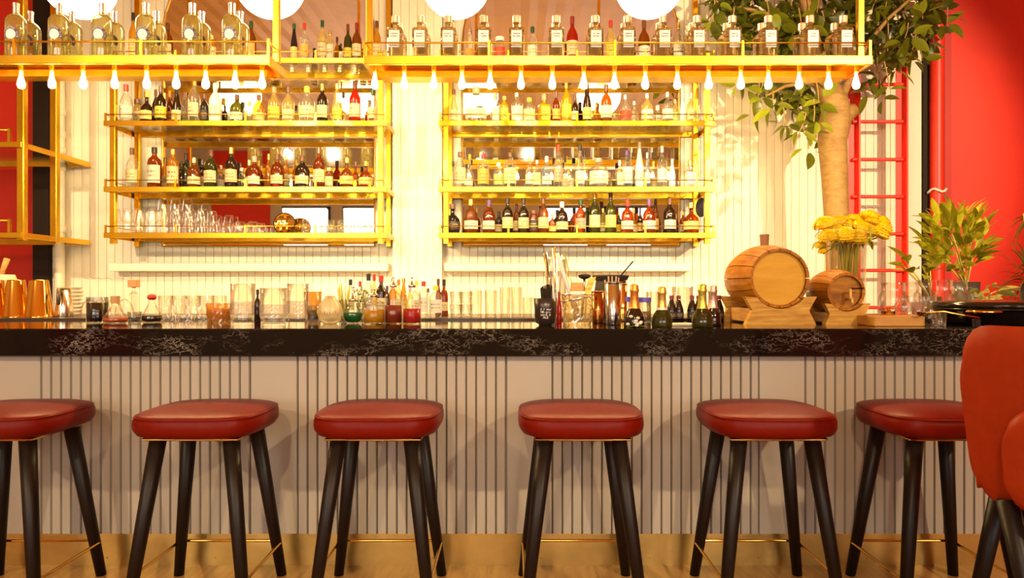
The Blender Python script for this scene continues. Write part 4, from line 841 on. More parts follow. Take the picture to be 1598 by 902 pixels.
# ------------------------------------------------------------------ barrels on cradles
def barrel(px_, py_, dF, L, rh, rb, label, name, tap):
    cx, cz = X(px_, dF), Z(py_, dF)
    t = thing(name, (cx, dF, cz), label, 'barrel', 'wooden barrels')
    nst = 16; ny = 8
    for k in range(nst):
        a0 = 2 * PI * (k + 0.03) / nst; a1 = 2 * PI * (k + 0.97) / nst
        vs = []
        for j in range(ny):
            v = j / (ny - 1); rr = rh + (rb - rh) * math.sin(PI * v)
            for q in (rr, rr - 0.012):
                for a in ((a0, (a0 + a1) / 2, a1) if q == rr else (a1, (a0 + a1) / 2, a0)):
                    vs.append((q * math.cos(a), v * L, q * math.sin(a)))
        fs = []
        for j in range(ny - 1):
            for i in range(6): fs.append((j * 6 + i, j * 6 + (i + 1) % 6, (j + 1) * 6 + (i + 1) % 6, (j + 1) * 6 + i)[::-1])
        fs += [(0, 1, 2, 3, 4, 5), tuple(reversed([(ny - 1) * 6 + i for i in range(6)]))]
        obj('stave', (vs, fs), OAK, t)
    hd = lambda y: [(rh - 0.011) * math.cos(2 * PI * i / 28) for i in range(28)]
    HM = pbr(name + '_head', (0.74, 0.40, 0.045) if not tap else (0.50, 0.21, 0.03), 0.5, col2=(0.64, 0.32, 0.03) if not tap else (0.24, 0.085, 0.012), nscale=5.0 if not tap else 8.0, stretch=(1.2, 1, 5), bump=0.05, spec=0.15)
    for yy, dy in ((0.016, 0.008), (L - 0.024, 0.008)):
        obj('head', prism([((rh - 0.010) * math.cos(2 * PI * i / 32), (rh - 0.010) * math.sin(2 * PI * i / 32)) for i in range(32)], yy, yy + dy), HM, t)
    if tap:
        tp = obj('tap', tube([(0.006, 0.02, -0.03), (0.006, -0.035, -0.03), (0.006, -0.04, -0.05)], [0.006, 0.006, 0.005], 8), pbr('tap_wood', (0.75, 0.48, 0.14), 0.35), t, smooth=True)
        obj('tap_key', tube([(0.006, -0.022, -0.04), (0.006, -0.022, 0.012)], [0.007, 0.005], 8), MATS['tap_wood'], tp, smooth=True)
        obj('tap_lever', tube([(0.006, -0.022, 0.012), (0.06, -0.022, 0.014)], [0.0035, 0.003], 8), WOOD_D, tp, smooth=True)
    else:
        obj('bung', lathe([(0.017, 0), (0.021, 0.055)], 14, cap=True), pbr('bung_wood', (0.32, 0.14, 0.05), 0.5), t, (0, L * 0.5, rb - 0.008), smooth=False)
    # cradle
    c = thing(name + '_cradle', (cx, dF, CT), ('carved pine cradle under the big barrel' if not tap else 'striped pine cradle under the small barrel'), 'cradle', 'barrel cradles')
    CM = pbr('pine', (0.74, 0.42, 0.085), 0.55, col2=(0.42, 0.17, 0.025), nscale=6.0, stretch=(1.2, 1, 11), bump=0.08, spec=0.15)
    hz = cz - CT; w_ = rh * 1.18
    top = hz - rh * 0.62; a_top = math.asin(0.62)
    def plate(y0, y1, nm):
        pts = [(-w_, 0), (w_, 0), (w_ * 0.80, top * 0.5), (w_ * 1.02, top)]
        for k in range(9):
            a = -a_top - (PI - 2 * a_top) * k / 8.0
            pts.append(((rh + 0.004) * math.cos(a), max(0.012, hz + (rh + 0.004) * math.sin(a))))
        pts += [(-w_ * 1.02, top), (-w_ * 0.80, top * 0.5)]
        obj(nm, prism(pts, y0, y1), CM, c)
    plate(-0.012, 0.022, 'front_plate'); plate(L - 0.04, L - 0.01, 'rear_plate')
    for s in (-1, 1):
        obj('beam', box(s * w_ * 0.62 - 0.02, s * w_ * 0.62 + 0.02, 0.022, L - 0.04, 0.006, top * 0.55, 0.003), WOOD_L, c)
    return t
barrel(1217, 434, 2.93, 0.36, 0.124, 0.148, 'large oak barrel with a bung on top', 'oak_barrel', False)
barrel(1321, 455, 2.93, 0.22, 0.079, 0.096, 'small oak barrel with a wooden tap', 'small_oak_barrel', True)
# white mug and cream box behind
tumbler(1272, 3.42, 0.035, 0.10, 'pale ceramic cup between the two barrels', zb=RT, mat=pbr('cream_ceramic', (0.8, 0.72, 0.58), 0.3), name='ceramic_cup', cat='cup')
# ------------------------------------------------------------------ right end of the bar
d = dc(509.5)
t = thing('cutting_board', (X(1401, d), d, CT), 'thick orange wooden cutting board under glass jars', 'board')
CBH = hp(16, d)
obj('board', box(-px2(72, d), px2(72, d) + 0.012, 0, 0.32, 0, CBH, 0.003), pbr('board_wood', (0.66, 0.32, 0.06), 0.45, col2=(0.5, 0.2, 0.03), nscale=4, stretch=(1, 6, 6)), t)
obj('end_grain', box(px2(72, d) + 0.012, px2(72, d) + 0.016, 0.002, 0.318, 0.002, CBH - 0.002), pbr('end_grain', (0.55, 0.27, 0.08), 0.6, noise=0.4, nscale=50), t)
for k in (-0.05, 0.05): obj('groove', box(-px2(60, d), px2(60, d), 0.155 + k, 0.16 + k, CBH, CBH + 0.001), WOOD_D, t)
bz = CT + CBH
t = thing('brass_weight', (X(1390, 2.9), 2.92, bz), 'small brass weight on the cutting board', 'weight')
obj('body', lathe([(0.0005, 0), (0.026, 0), (0.026, 0.016), (0.0005, 0.017)], 20), GOLD, t); obj('knob', lathe([(0.012, 0.017), (0.006, 0.022), (0.009, 0.03), (0.0005, 0.034)], 14), GOLD, t, smooth=True)
def carafe(p, d, yt, wpx, zb, label, neck=0.62):
    r = px2(wpx, d); h = Z(yt, d) - zb
    t = thing('carafe', (X(p, d), d, zb), label, 'carafe', 'empty glass carafes')
    obj('body', lathe([(0.0005, 0), (r * 0.92, 0), (r, 0.006), (r, h * 0.5), (r * 0.93, h * 0.6), (r * neck, h * 0.70), (r * neck, h * 0.95), (r * (neck + 0.08), h * 0.97), (r * (neck + 0.08), h), (r * neck * 0.9, h), (r * neck * 0.9, h * 0.72), (r * 0.85, h * 0.58), (r * 0.93, 0.012), (0.0005, 0.012)], 20), CRYS, t, smooth=True)
    return t
for i, (p, d, yt, w_) in enumerate(((1394, 3.12, 441, 42), (1422, 3.20, 440, 30), (1443, 3.14, 437, 32), (1473, 3.18, 437, 34), (1498, 3.22, 437, 34))):
    on = p < 1445
    carafe(p, d, yt, w_, bz if on else CT, 'empty glass carafe, %s from left of the tall ones right of the barrels' % ORD[i], 0.8 if i == 0 else 0.62)
for i, (p, d, yt, w_) in enumerate(((1410, 3.0, 462, 26), (1452, 3.06, 462, 24))):
    carafe(p, d, yt, w_, bz if p < 1440 else CT, ['low glass bottle in front on the cutting board', 'low glass bottle just right of the cutting board'][i])
tumbler(1432, 2.95, 0.024, 0.052, 'pink tinted candle glass on the cutting board', zb=bz, mat=glass('pinkglass', (0.98, 0.85, 0.85), 0.3, (0.7, 0.45, 0.4)), name='candle_glass')
tumbler(1466, dc(508.5), 0.026, 0.055, 'shot glass between cutting board and black pan', name='shot_glass', mat=CRYS)
# black pan with brass handles
d = 2.98; t = thing('black_pan', (X(1562, d), d, CT), 'wide black enamel pan with brass handles', 'pan')
R_ = 0.255; PB = pbr('black_enamel', (0.012, 0.007, 0.005), 0.14)
hh = 0.092
obj('pan', lathe([(0.0005, 0), (R_ * 0.84, 0), (R_ * 0.9, 0.01), (R_ * 0.97, hh * 0.6), (R_, hh * 0.66), (R_ * 1.03, hh * 0.70), (R_ * 1.03, hh * 0.74), (R_ * 0.98, hh * 0.74), (R_ * 0.9, 0.015), (0.0005, 0.012)], 48), PB, t, smooth=True)
obj('lid', lathe([(R_ * 1.0, hh * 0.75), (R_ * 1.02, hh * 0.78), (R_ * 1.01, hh), (R_ * 0.9, hh + 0.004), (0.0005, hh + 0.012)], 48), PB, t, smooth=True)
def hnd(a):
    pts = []
    for k in range(11):
        s = (k / 10 - 0.5); aa = a + s * 0.5; q = R_ * 1.02 + 0.045 * math.cos(s * PI)
        pts.append((q * math.cos(aa), q * math.sin(aa), hh * 0.62))
    return tube(pts, 0.007, 8)
for a in (PI + 0.75, -PI / 2 + 0.45, 0.3):
    obj('handle', hnd(a), GOLD, t, smooth=True)
t = thing('brass_ladle', (X(1462, 2.74), 2.74, CT), 'long brass ladle leaning against the black pan', 'ladle')
obj('shaft', tube([(-0.04, 0.02, 0.052), (0.03, 0.01, 0.060), (0.10, 0.0, 0.046), (0.16, -0.01, 0.035)], 0.0045, 8), GOLD, t, smooth=True)
obj('bowl', lathe([(0.0005, 0), (0.014, 0.006), (0.02, 0.018)], 14), GOLD, t, (-0.055, 0.02, 0.040), smooth=True)
obj('rest', box(0.135, 0.16, -0.02, 0.0, 0, 0.032, 0.003), WOOD_D, t)
# stacked glasses on the left rack's lowest shelf
zD = ZL['D'] - 0.002; n = 0
stk = [(180 + 19.5 * i, k, row) for i in range(12) for row in range(2) for k in range(3) if k < (2 if (i < 8) else 1) + (1 if (i in (3, 4, 5) and row == 1) else 0)]
cnt = {}
for (p, k, row) in stk:
    d = 4.91 + 0.13 * row; r = 0.038
    x = (p - 799) / F * 4.91 + (0.01 if row else 0)
    cnt.setdefault((k, row), 0); cnt[(k, row)] += 1
    t = thing('stacked_glass', (x, d, zD + k * 0.088), 'upturned glass, %s from left, %s layer, %s row of the glass stack' % (ORD[cnt[(k, row)] - 1], ('bottom', 'middle', 'top')[k], ('front', 'back')[row]), 'glass', 'stacked glasses on the left rack')
    obj('wall', lathe([(r, 0), (r * 0.98, 0.02), (r * 0.78, 0.075), (r * 0.76, 0.086), (0.0005, 0.086)], 14), CRYS, t, smooth=True)
    obj('rim', tube([(r * math.cos(q * PI / 7), r * math.sin(q * PI / 7), 0.001) for q in range(14)], 0.0014, 4, True), CRYS, t)
for i, p in enumerate((478, 497, 516, 535, 554, 573)):
    d = 4.95; tumbler(p, d, 0.036, 0.10, 'clear tumbler, %s from left beside the round gold tray' % ORD[i], zb=zD, group='tumblers on the left rack', mat=CRYS)
t = thing('round_tray', (X(444, 5.0), 5.0, zD), 'round gold tray with dark rim standing on edge', 'tray')
obj('disc', lathe([(0.0005, 0), (0.074, 0.002), (0.078, 0.01)], 28), GOLD, t, (0, 0.02, 0.079), (PI / 2 - 0.15, 0, 0), smooth=True)
obj('rim', tube([(0.077 * math.cos(k * PI / 14), 0.0, 0.079 + 0.077 * math.sin(k * PI / 14)) for k in range(28)], 0.004, 6, True), BLACK, t, smooth=True)
# dark oval plaque on the right rack's end
t = thing('oval_plaque', (RX1 - 0.01, DF + 0.2, Z(324, DF + 0.2)), 'dark blue round plaque hung inside the right rack', 'plaque')
obj('disc', lathe([(0.0005, 0), (0.066, 0), (0.070, 0.006), (0.066, 0.012), (0.0005, 0.014)], 24), pbr('plaque_blue', (0.05, 0.05, 0.09), 0.3, noise=0.3, nscale=30), t, rot=(PI / 2, 0, -1.25), smooth=True)
obj('hook', tube([(0, 0, 0.06), (0, 0, 0.13)], 0.003, 6), BRASS, t)
# ------------------------------------------------------------------ bar stools
def cushion(w, dpt, h, rc=0.11, crown=0.012, tuck=0.03):
    """rounded-square upholstered seat: rings from bottom to crowned top"""
    seg = 48; vs, fs = [], []
    def outline(k, inset):
        a = 2 * PI * k / seg; n = 3.6
        c, s = math.cos(a), math.sin(a); m = (abs(c) ** n + abs(s) ** n) ** (-1 / n)
        return (c * m * (w / 2 - inset), s * m * (dpt / 2 - inset))
    rings = [(tuck, 0.0), (tuck * 0.35, 0.008), (0.002, h * 0.30), (0.0, h * 0.45), (0.001, h * 0.72), (0.006, h * 0.84), (0.004, h * 0.88), (0.014, h * 0.955), (0.04, h + crown * 0.3), (0.10, h + crown * 0.75), (0.16, h + crown), (w / 2 - 0.002, h + crown * 1.05)]
    for ins, z in rings:
        for k in range(seg):
            x, y = outline(k, ins); vs.append((x, y, z))
    for r_ in range(len(rings) - 1):
        for k in range(seg):
            a = r_ * seg + k; b = r_ * seg + (k + 1) % seg; fs.append((a, b, b + seg, a + seg))
    fs.append(tuple(reversed(range(seg))))
    return vs, fs
SEATZ = 0.568; SH = 0.075
seat_me = mesh(*cushion(0.415, 0.40, SH), smooth=True); seat_me.materials.append(LEATHER)
pip = []
for k in range(48):
    a = 2 * PI * k / 48; n = 3.6; c, s = math.cos(a), math.sin(a); m = (abs(c) ** n + abs(s) ** n) ** (-1 / n)
    pip.append((c * m * 0.2025, s * m * 0.195, SH * 0.86))
pip_me = mesh(*tube(pip, 0.0028, 6, True), smooth=True); pip_me.materials.append(LEATHER)
ring_pts = []
for (sx, sy) in ((1, 1), (-1, 1), (-1, -1), (1, -1)):
    for k in range(5):
        a = {(1, 1): 0, (-1, 1): PI / 2, (-1, -1): PI, (1, -1): 1.5 * PI}[(sx, sy)] + k * PI / 8
        ring_pts.append((sx * 0.165 + 0.022 * math.cos(a), sy * 0.165 + 0.022 * math.sin(a), 0.122))
ring_me = mesh(*tube(ring_pts, 0.0055, 8, True), smooth=True); ring_me.materials.append(GOLD)
plate_me = mesh(*box(-0.155, 0.155, -0.15, 0.15, -0.009, 0.0, 0.003)); plate_me.materials.append(GOLD)
LEGS = {}
for sx in (-1, 1):
    for sy in (-1, 1):
        top = Vector((sx * 0.118, sy * 0.112, SEATZ - 0.008)); bot = Vector((sx * 0.188, sy * 0.178, 0.0))
        me = mesh(*tube([bot, bot.lerp(top, 0.5), top], [0.0175, 0.0225, 0.0265], 16), smooth=True); me.materials.append(WOOD_D); LEGS[(sx, sy)] = me
SLAB = ['red leather bar stool cut off at the left edge', 'red leather bar stool, second from left, below the gold shakers', 'red leather bar stool, third from left, below the decanters', 'red leather bar stool, centre right, below the ice bucket', 'red leather bar stool below the large oak barrel', 'red leather bar stool beside the orange chair back']
for i, x in enumerate((-1.69, -1.03, -0.445, 0.228, 0.855, 1.425)):
    t = thing('bar_stool', (x, 2.40, 0), SLAB[i], 'stool', 'red leather bar stools')
    s = obj('seat', seat_me, None, t, (0, 0, SEATZ)); obj('piping', pip_me, None, s)
    obj('seat_plate', plate_me, None, t, (0, 0, SEATZ))
    for k in LEGS: obj('leg', LEGS[k], None, t)
    obj('foot_ring', ring_me, None, t)
# ------------------------------------------------------------------ tub chair at the right edge
CL = pbr('orange_leather', (0.36, 0.034, 0.006), 0.42, noise=0.12, nscale=30.0, bump=0.04, spec=0.15)
t = thing('tub_chair', (1.46, 1.86, 0), 'orange red upholstered tub chair at the right edge', 'chair', rz=0.0)
def shell(off, th0, th1, z0, z1, R0, R1, corner=0.11):
    nu, nv = 40, 16
    def fn(u, v):
        s = (u - 0.5) * 2
        # rounded upper corners
        e = max(0.0, (abs(s) - 0.80) / 0.20)
        zt = z1 - corner * (1 - math.sqrt(max(0.0, 1 - e * e)))
        zb = z0 + 0.05 * (1 - math.sqrt(max(0.0, 1 - e * e)))
        z = zb + (zt - zb) * v
        f = (z - z0) / (z1 - z0)
        R = R0 + (R1 - R0) * f + off * math.sqrt(max(0.0, 1 - (2 * v - 1) ** 6))
        th = th0 + (th1 - th0) * u
        return (R * math.sin(th), -R * math.cos(th), z)
    return grid(fn, nu, nv)
th0, th1 = math.radians(-86), math.radians(86)
obj('back_shell', shell(0.018, th0, th1, 0.50, 0.955, 0.235, 0.295), CL, t, smooth=True)
obj('back_lining', shell(-0.05, th0, th1, 0.50, 0.955, 0.235, 0.295), CL, t, smooth=True)
obj('back_pad', shell(0.055, math.radians(-61), math.radians(61), 0.49, 0.765, 0.235, 0.275, 0.07), CL, t, smooth=True)
for s in (-1, 1):
    ps = []
    for k in range(13):
        v = k / 12; z = 0.53 + 0.33 * v; R = 0.235 + 0.06 * (z - 0.5) / 0.455; th = s * math.radians(83); ps.append(((R + 0.01) * math.sin(th), -(R + 0.01) * math.cos(th), z))
    obj('edge_piping', tube(ps, 0.006, 6), CL, t, smooth=True)
    ps = [((0.238 + 0.06 * v + 0.021) * math.sin(s * math.radians(46)), -(0.238 + 0.06 * v + 0.021) * math.cos(s * math.radians(46)), 0.52 + 0.42 * v) for v in [k / 10 for k in range(11)]]
    obj('seam', tube(ps, 0.004, 6), pbr('seam_red', (0.22, 0.02, 0.008), 0.5), t, smooth=True)
obj('seat', cushion(0.33, 0.36, 0.085), CL, t, (0, 0.02, 0.50), smooth=True)
for s in (-1, 1):
    obj('leg', tube([(s * 0.14, -0.15, 0), (s * 0.225, -0.10, 0.52)], [0.018, 0.024], 14), WOOD_D, t, smooth=True)
    obj('leg', tube([(s * 0.12, 0.22, 0), (s * 0.06, 0.15, 0.50)], [0.018, 0.026], 14), WOOD_D, t, smooth=True)
    obj('brass_leg', tube([(s * 0.10, -0.165, 0.0), (s * 0.185, -0.115, 0.52)], [0.014, 0.018], 14), GOLD, t, smooth=True)
obj('foot_ring', tube([(0.235 * math.cos(k * PI / 16), 0.01 + 0.235 * math.sin(k * PI / 16), 0.17) for k in range(32)], 0.006, 8, True), GOLD, t, smooth=True)
# ------------------------------------------------------------------ tree behind the bar
LEAFG = pbr('leaf_green', (0.17, 0.19, 0.010), 0.33, noise=0.2, nscale=25, rand=0.55, trans=0.3)
LEAFL = pbr('leaf_lime', (0.42, 0.40, 0.018), 0.40, noise=0.2, nscale=25, rand=0.4, trans=0.35)
LEAFV = pbr('leaf_pale', (0.52, 0.48, 0.12), 0.4, noise=0.3, nscale=40, rand=0.25, trans=0.3)
BARK = pbr('bark', (0.36, 0.21, 0.055), 0.7, col2=(0.24, 0.125, 0.03), nscale=9.0, stretch=(2, 2, 5), bump=0.3)
def leaf_geo(L, W, bend=0.2, fold=0.25, n=6):
    vs, fs = [], []
    for j in range(n + 1):
        v = j / n; hw = W / 2 * (math.sin(PI * v ** 0.85) ** 0.8 if 0 < v < 1 else 0.02); z = -bend * L * v * v
        vs += [(-hw, v * L, z + fold * hw), (0, v * L, z), (hw, v * L, z + fold * hw)]
    for j in range(n):
        a = j * 3
        fs += [(a, a + 1, a + 4, a + 3), (a + 1, a + 2, a + 5, a + 4)]
    return vs, fs
LV = []
for (L, W, b) in ((0.115, 0.058, 0.2), (0.095, 0.050, 0.35), (0.13, 0.06, 0.1)):
    me = mesh(*leaf_geo(L, W, b), smooth=True); me.materials.append(LEAFG); LV.append(me)
td = 4.62
tree = thing('tree', (X(1308, td), td, 0.3), 'tree with mottled trunk and glossy leaves behind the bar', 'tree')
T0 = Vector((X(1308, td), td, 0.3))
def W3(p, y, d=td): return Vector((X(p, d), d, Z(y, d))) - T0
trunk = [(1310, 470, 19), (1308, 400, 18.5), (1305, 330, 18.5), (1302, 270, 19.5), (1299, 220, 21.5), (1303, 188, 24), (1302, 165, 22), (1294, 145, 19), (1286, 125, 16), (1278, 100, 14), (1266, 55, 11), (1255, 0, 9), (1250, -60, 7)]
P = [Vector((0, 0, 0))] + [W3(a, b) for a, b, c in trunk]; Rr = [0.085] + [c / F * td for a, b, c in trunk]
obj('trunk', tube(P, Rr, 16), BARK, tree, smooth=True)
obj('stub', tube([W3(1305, 190), W3(1322, 176), W3(1334, 171)], [0.075, 0.058, 0.042], 12), BARK, tree, smooth=True)
obj('branch', tube([W3(1303, 165), W3(1330, 120), W3(1352, 70), W3(1385, 30), W3(1430, -10)], [0.04, 0.022, 0.016, 0.012, 0.008], 10), BARK, tree, smooth=True)
obj('branch', tube([W3(1292, 140), W3(1262, 128), W3(1225, 135), W3(1195, 150)], [0.03, 0.018, 0.011, 0.007], 8), BARK, tree, smooth=True)
obj('branch', tube([W3(1266, 55), W3(1225, 30), W3(1170, 15), W3(1125, 10)], [0.03, 0.02, 0.013, 0.007], 8), BARK, tree, smooth=True)
obj('planter', vessel(0.2, 0.26, 0.42, 0.02, 0.05), pbr('terracotta', (0.42, 0.16, 0.06), 0.7), tree, (0, 0, -0.3), smooth=True)
clusters = [(1120, 8, 9), (1112, 32, 6), (1140, 28, 7), (1138, 60, 4), (1165, 40, 7), (1180, 75, 6), (1200, 25, 8), (1215, 60, 8), (1235, 20, 8), (1235, 80, 6), (1250, 50, 7), (1275, 20, 8), (1290, 55, 8), (1300, 90, 5), (1325, 25, 9), (1335, 70, 7), (1360, 15, 10), (1375, 45, 10), (1385, 80, 9), (1400, 20, 10), (1412, 60, 9), (1420, 90, 8), (1440, 30, 10), (1445, 65, 7), (1465, 10, 7), (1478, 35, 5), (1395, 110, 7), (1368, 115, 6), (1440, 95, 2), (1360, 140, 4), (1376, 152, 3), (1388, 138, 2), (1150, 132, 5), (1185, 148, 7), (1205, 165, 6), (1180, 175, 4), (1222, 140, 6), (1232, 165, 6), (1250, 150, 6), (1225, 195, 6), (1248, 205, 6), (1262, 232, 4), (1270, 190, 4), (1278, 160, 4), (1160, 110, 4)]
tw = []
nl = 0
def put_leaf(parent, me, base, dirv, roll=0.0, nm='leaf', s=1.0):
    q = dirv.to_track_quat('Y', 'Z') @ Matrix.Rotation(roll, 3, 'Y').to_quaternion()
    o = obj(nm, me, None, parent, base, q.to_euler()); o.scale = (s, s, s); return o
for (p, y, n) in clusters:
    d = td + random.uniform(-0.25, 0.22); c = W3(p, y, d)
    end = c + Vector((random.uniform(-.05, .05), 0, random.uniform(0.08, 0.2))); tw.append(tube([end, (c + end) / 2 + Vector((0.01, 0.01, 0)), c], [0.005, 0.004, 0.003], 5))
    for k in range(n):
        a = 2 * PI * k / n + random.uniform(-.5, .5)
        dv = Vector((math.cos(a), random.uniform(-0.7, 0.35), math.sin(a) * 0.8 - 0.25)).normalized()
        put_leaf(tree, random.choice(LV), c + dv * 0.02 + Vector((random.uniform(-.02, .02), random.uniform(-.05, .05), random.uniform(-.02, .02))), dv, random.uniform(-1, 1), s=random.uniform(0.75, 1.15)); nl += 1
for g_ in tw: obj('twig', g_, pbr('twig', (0.30, 0.17, 0.05), 0.7), tree)
# leaf mass behind: too many to pick apart
vs, fs = [], []
base = leaf_geo(0.11, 0.055, 0.2, 0.25, 4)
for i in range(820):
    while True:
        p, y = random.uniform(1105, 1480), random.uniform(-40, 215)
        up = y < 95 - max(0, 1190 - p) * 0.7 - max(0, p - 1430) * 1.2 and p > 1110
        lo = 1165 < p < 1290 and 95 < y < 120 + (p - 1165) * 0.75
        if up or lo: break
    d = td + random.uniform(-0.05, 0.4); c = W3(p, y, d)
    dv = Vector((random.uniform(-1, 1), random.uniform(-1, .6), random.uniform(-1, .5))).normalized()
    q = (dv.to_track_quat('Y', 'Z') @ Matrix.Rotation(random.uniform(-1.5, 1.5), 3, 'Y').to_quaternion()).to_matrix()
    n0 = len(vs); vs += [tuple(c + q @ Vector(v)) for v in base[0]]; fs += [tuple(j + n0 for j in f) for f in base[1]]
fo = obj('foliage', (vs, fs), LEAFG, tree, smooth=True); fo['kind'] = 'stuff'
# ------------------------------------------------------------------ red ladder
d = 5.0; lad = thing('ladder', (X(1369, d), d, 0), 'red steel ladder leaning upright on the white wall', 'ladder')
for p0, p1 in ((1326, 1340), (1400, 1414)):
    a, b = X(p0, d) - X(1369, d), X(p1, d) - X(1369, d)
    obj('rail', join(box(a, b, 0.018, 0.022, 0, Z(92, d)), box(b - 0.012, b, -0.03, 0.018, 0, Z(92, d))), RED, lad)
for y in (132, 190, 249, 307, 365, 422, 480, 540, 600):
    obj('rung', lathe([(0.0125, X(1330, d) - X(1369, d)), (0.0125, X(1409, d) - X(1369, d))], 12, cap=True), RED, lad, (0, 0.0, Z(y, d)), (0, PI / 2, 0))
# ------------------------------------------------------------------ yellow chrysanthemums in a glass vase
d = 3.40; bq = thing('flower_bouquet', (X(1322, d), d, RT), 'bouquet of yellow chrysanthemums in a glass vase', 'flowers')
vh = Z(375, d) - RT
obj('vase', vessel(0.075, 0.088, vh, 0.003, 0.012, 26), THIN, bq, smooth=True)
YEL = pbr('chrysanthemum', (0.86, 0.62, 0.0), 0.55, col2=(0.70, 0.42, 0.0), nscale=60, rand=0.15, trans=0.3)
STEM = pbr('flower_stem', (0.45, 0.36, 0.05), 0.6)
def mum(r, h):
    vs, fs = [], []
    rings = [(0.15, 0.98, 8), (0.34, 0.95, 14), (0.54, 0.85, 20), (0.72, 0.68, 24), (0.88, 0.45, 28), (1.0, 0.2, 30), (0.95, -0.02, 28)]
    for (q, z, n) in rings:
        for k in range(n):
            a = 2 * PI * (k + random.random() * 0.6) / n; L = r * 0.30; wd = r * 0.075
            c = Vector((q * r * math.cos(a), q * r * math.sin(a), z * h)); o = Vector((math.cos(a), math.sin(a), 0)); tn = Vector((-math.sin(a), math.cos(a), 0))
            up = Vector((0, 0, 1)); dv = (o * (0.4 + q * 0.6) + up * (0.9 - q * 0.9)).normalized(); c0 = c - dv * L * 0.7
            i = len(vs); vs += [tuple(c0 - tn * wd), tuple(c0 + tn * wd), tuple(c + tn * wd * 0.9 + dv * L * 0.2), tuple(c - tn * wd * 0.9 + dv * L * 0.2)]; fs.append((i, i + 1, i + 2, i + 3))
    dm = lathe([(r * 0.5, -0.15 * h), (r * 0.9, 0.1 * h), (r * 0.8, 0.5 * h), (r * 0.5, 0.8 * h), (0.001, 0.92 * h)], 14)
    return join((vs, fs), dm)
mums = [mesh(*mum(0.062, 0.05)), mesh(*mum(0.055, 0.052)), mesh(*mum(0.058, 0.042))]
for m_ in mums: m_.materials.append(YEL)
fl_ = [(1287, 347, 0), (1310, 345, .06), (1333, 341, .10), (1356, 337, .08), (1373, 346, .05), (1294, 365, -.06), (1318, 364, -.08), (1336, 368, -.09), (1352, 356, -.05), (1370, 362, -.02), (1376, 354, .02), (1300, 353, .03), (1340, 352, .02), (1322, 352, .04), (1362, 345, .05), (1281, 378, -.03), (1284, 387, -.02)]
for i, (p, y, o) in enumerate(fl_):
    dd = d + o; c = Vector((X(p, dd), dd, Z(y + 6, dd))) - Vector((X(1322, d), d, RT)); sc = 0.9 if i < 15 else 0.42
    tilt = Vector((c.x * 3.0, o * 3.0 - 0.25, 1)).normalized()
    f_ = obj('flower', mums[i % 3], None, bq, c, tilt.to_track_quat('Z', 'Y').to_euler()); f_.scale = (sc, sc, sc)
    st = Vector((c.x * 0.35, o * 0.35, vh * 0.95)); b0 = Vector((c.x * 0.15 + random.uniform(-.02, .02), o * 0.2, 0.02))
    obj('stem', tube([b0, st, c - tilt * 0.01], [0.0055, 0.005, 0.004], 6), STEM, bq, smooth=True)
ml = mesh(*leaf_geo(0.05, 0.024, 0.5, 0.2)); ml.materials.append(LEAFL)
for i in range(34):
    a = random.uniform(0, 2 * PI); q = random.uniform(0.03, 0.13); zz = vh + random.uniform(-0.01, 0.09)
    put_leaf(bq, ml, Vector((q * math.cos(a) * 1.1, q * math.sin(a), zz)), Vector((math.cos(a), math.sin(a), -0.9 + random.uniform(-.4, .6))).normalized(), random.uniform(-.6, .6))
# ------------------------------------------------------------------ potted plants at the right end
def plant(name, p, d, zb, label, potr, poth, potm, n, geo, mat, region, spread_dir, stems=4, smin=0.7, smax=1.2):
    t = thing(name, (X(p, d), d, zb), label, 'plant', 'potted plants on the bar')
    obj('pot', vessel(potr * 0.8, potr, poth, 0.004, 0.02), potm, t, smooth=True)
    obj('soil', lathe([(0.0005, poth * 0.9), (potr * 0.93, poth * 0.9)], 16), pbr('soil', (0.05, 0.025, 0.01), 0.9), t)
    g = [mesh(*x, smooth=True) for x in geo]
    for m_ in g: m_.materials.append(mat)
    o0 = Vector((X(p, d), d, zb)); ctr = None
    tips = []
    for i in range(n):
        while True:
            a, b = random.uniform(-1, 1), random.uniform(-1, 1)
            if a * a + b * b < 1: break
        px_, py_ = region[0] + a * region[2], region[1] + b * region[3]; dd = d + random.uniform(-0.12, 0.10)
        c = Vector((X(px_, dd), dd, Z(py_, dd))) - o0; root = Vector((0, 0, poth * 0.9 + 0.06 * spread_dir))
        dv = ((c - root).normalized() + Vector((random.uniform(-.5, .5), random.uniform(-.6, .2), random.uniform(-.4, .3)))).normalized()
        put_leaf(t, random.choice(g), c, dv, random.uniform(-.8, .8), s=random.uniform(smin, smax)); tips.append(c)
    for k in range(stems):
        c = tips[k * (n // stems)]; obj('stem', tube([(0, 0, poth * 0.85), Vector((0, 0, poth)) * 0.5 + c * 0.55, c], [0.005, 0.004, 0.0025], 6), STEM, t, smooth=True)
    return t
BP = pbr('black_pot', (0.035, 0.022, 0.014), 0.5); WP = pbr('white_pot', (0.78, 0.68, 0.5), 0.4)
plant('leafy_plant', 1508, 3.60, RT, 'bushy lime green plant in a black pot before the red wall', 0.062, Z(440, 3.6) - RT, BP, 210, [leaf_geo(0.085, 0.022, 0.3), leaf_geo(0.065, 0.026, 0.2)], LEAFL, (1490, 378, 50, 48), 0.6, 9, 0.9, 1.6)
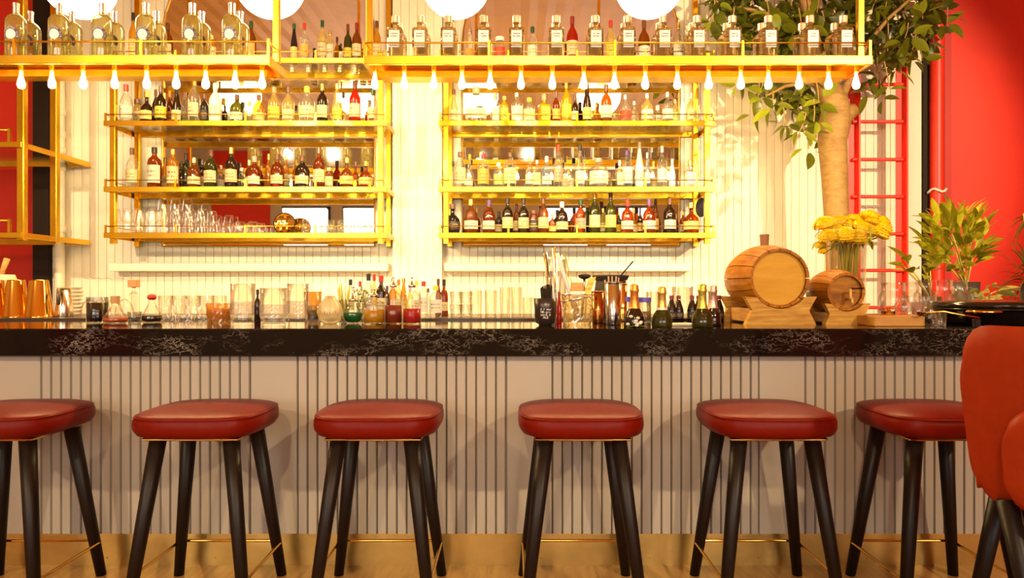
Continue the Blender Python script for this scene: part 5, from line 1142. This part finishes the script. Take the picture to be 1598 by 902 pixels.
plant('broadleaf_plant', 1452, 3.50, RT, 'broad lime leaves of the plant behind the carafes', 0.05, 0.10, BP, 18, [leaf_geo(0.17, 0.055, 0.25), leaf_geo(0.10, 0.05, 0.3)], LEAFL, (1440, 415, 30, 16), 0.6, 5, 0.6, 1.0)
plant('variegated_plant', 1535, 3.34, RT + 0.0, 'low pale leaved plant in a white pot behind the pan', 0.045, Z(466, 3.34) - RT, WP, 22, [leaf_geo(0.09, 0.035, 0.3), leaf_geo(0.075, 0.04, 0.2)], LEAFV, (1548, 456, 26, 10), 0.3, 5)
# palm with arching strap leaves at the right edge
t = thing('strap_palm', (X(1612, 3.7), 3.7, RT), 'spiky strap-leaved plant at the right edge before the red wall', 'plant', 'potted plants on the bar')
obj('pot', vessel(0.05, 0.062, Z(445, 3.7) - RT, 0.004, 0.02), BP, t, smooth=True)
LEAFO = pbr('leaf_olive', (0.20, 0.16, 0.025), 0.4, rand=0.4, trans=0.25)
def strap(a, L, lift, droop, y0):
    P_ = []
    for k in range(7):
        v = k / 6; P_.append(Vector((math.cos(a) * L * v, math.sin(a) * L * v * 0.6, y0 + lift * v - droop * v * v)))
    vs, fs = [], []
    sd = Vector((-math.sin(a), math.cos(a), 0.3))
    for k, pt in enumerate(P_):
        hw = 0.007 * (1 - (k / 6) ** 2 * 0.9); vs += [tuple(pt - sd * hw), tuple(pt + sd * hw)]
    return vs, [(2 * k, 2 * k + 1, 2 * k + 3, 2 * k + 2) for k in range(6)]
z0 = Z(440, 3.7) - RT
for i in range(34):
    a = random.uniform(PI * 0.55, PI * 1.45) if i % 3 else random.uniform(0, 2 * PI)
    obj('leaf', strap(a, random.uniform(0.12, 0.24), random.uniform(0.12, 0.40), random.uniform(0.1, 0.35), z0 - 0.02), LEAFO, t)
t3 = [(-0.02, 0.0, z0), (-0.03, 0, z0 + 0.15), (-0.05, 0, z0 + 0.36)]
obj('stem', tube(t3, 0.004, 6), STEM, t, smooth=True)
for i in range(14):
    a = random.uniform(PI * 0.7, PI * 1.3)
    obj('leaf', strap(a, random.uniform(0.10, 0.19), random.uniform(0.0, 0.12), random.uniform(0.08, 0.22), z0 + 0.33), LEAFO, t)
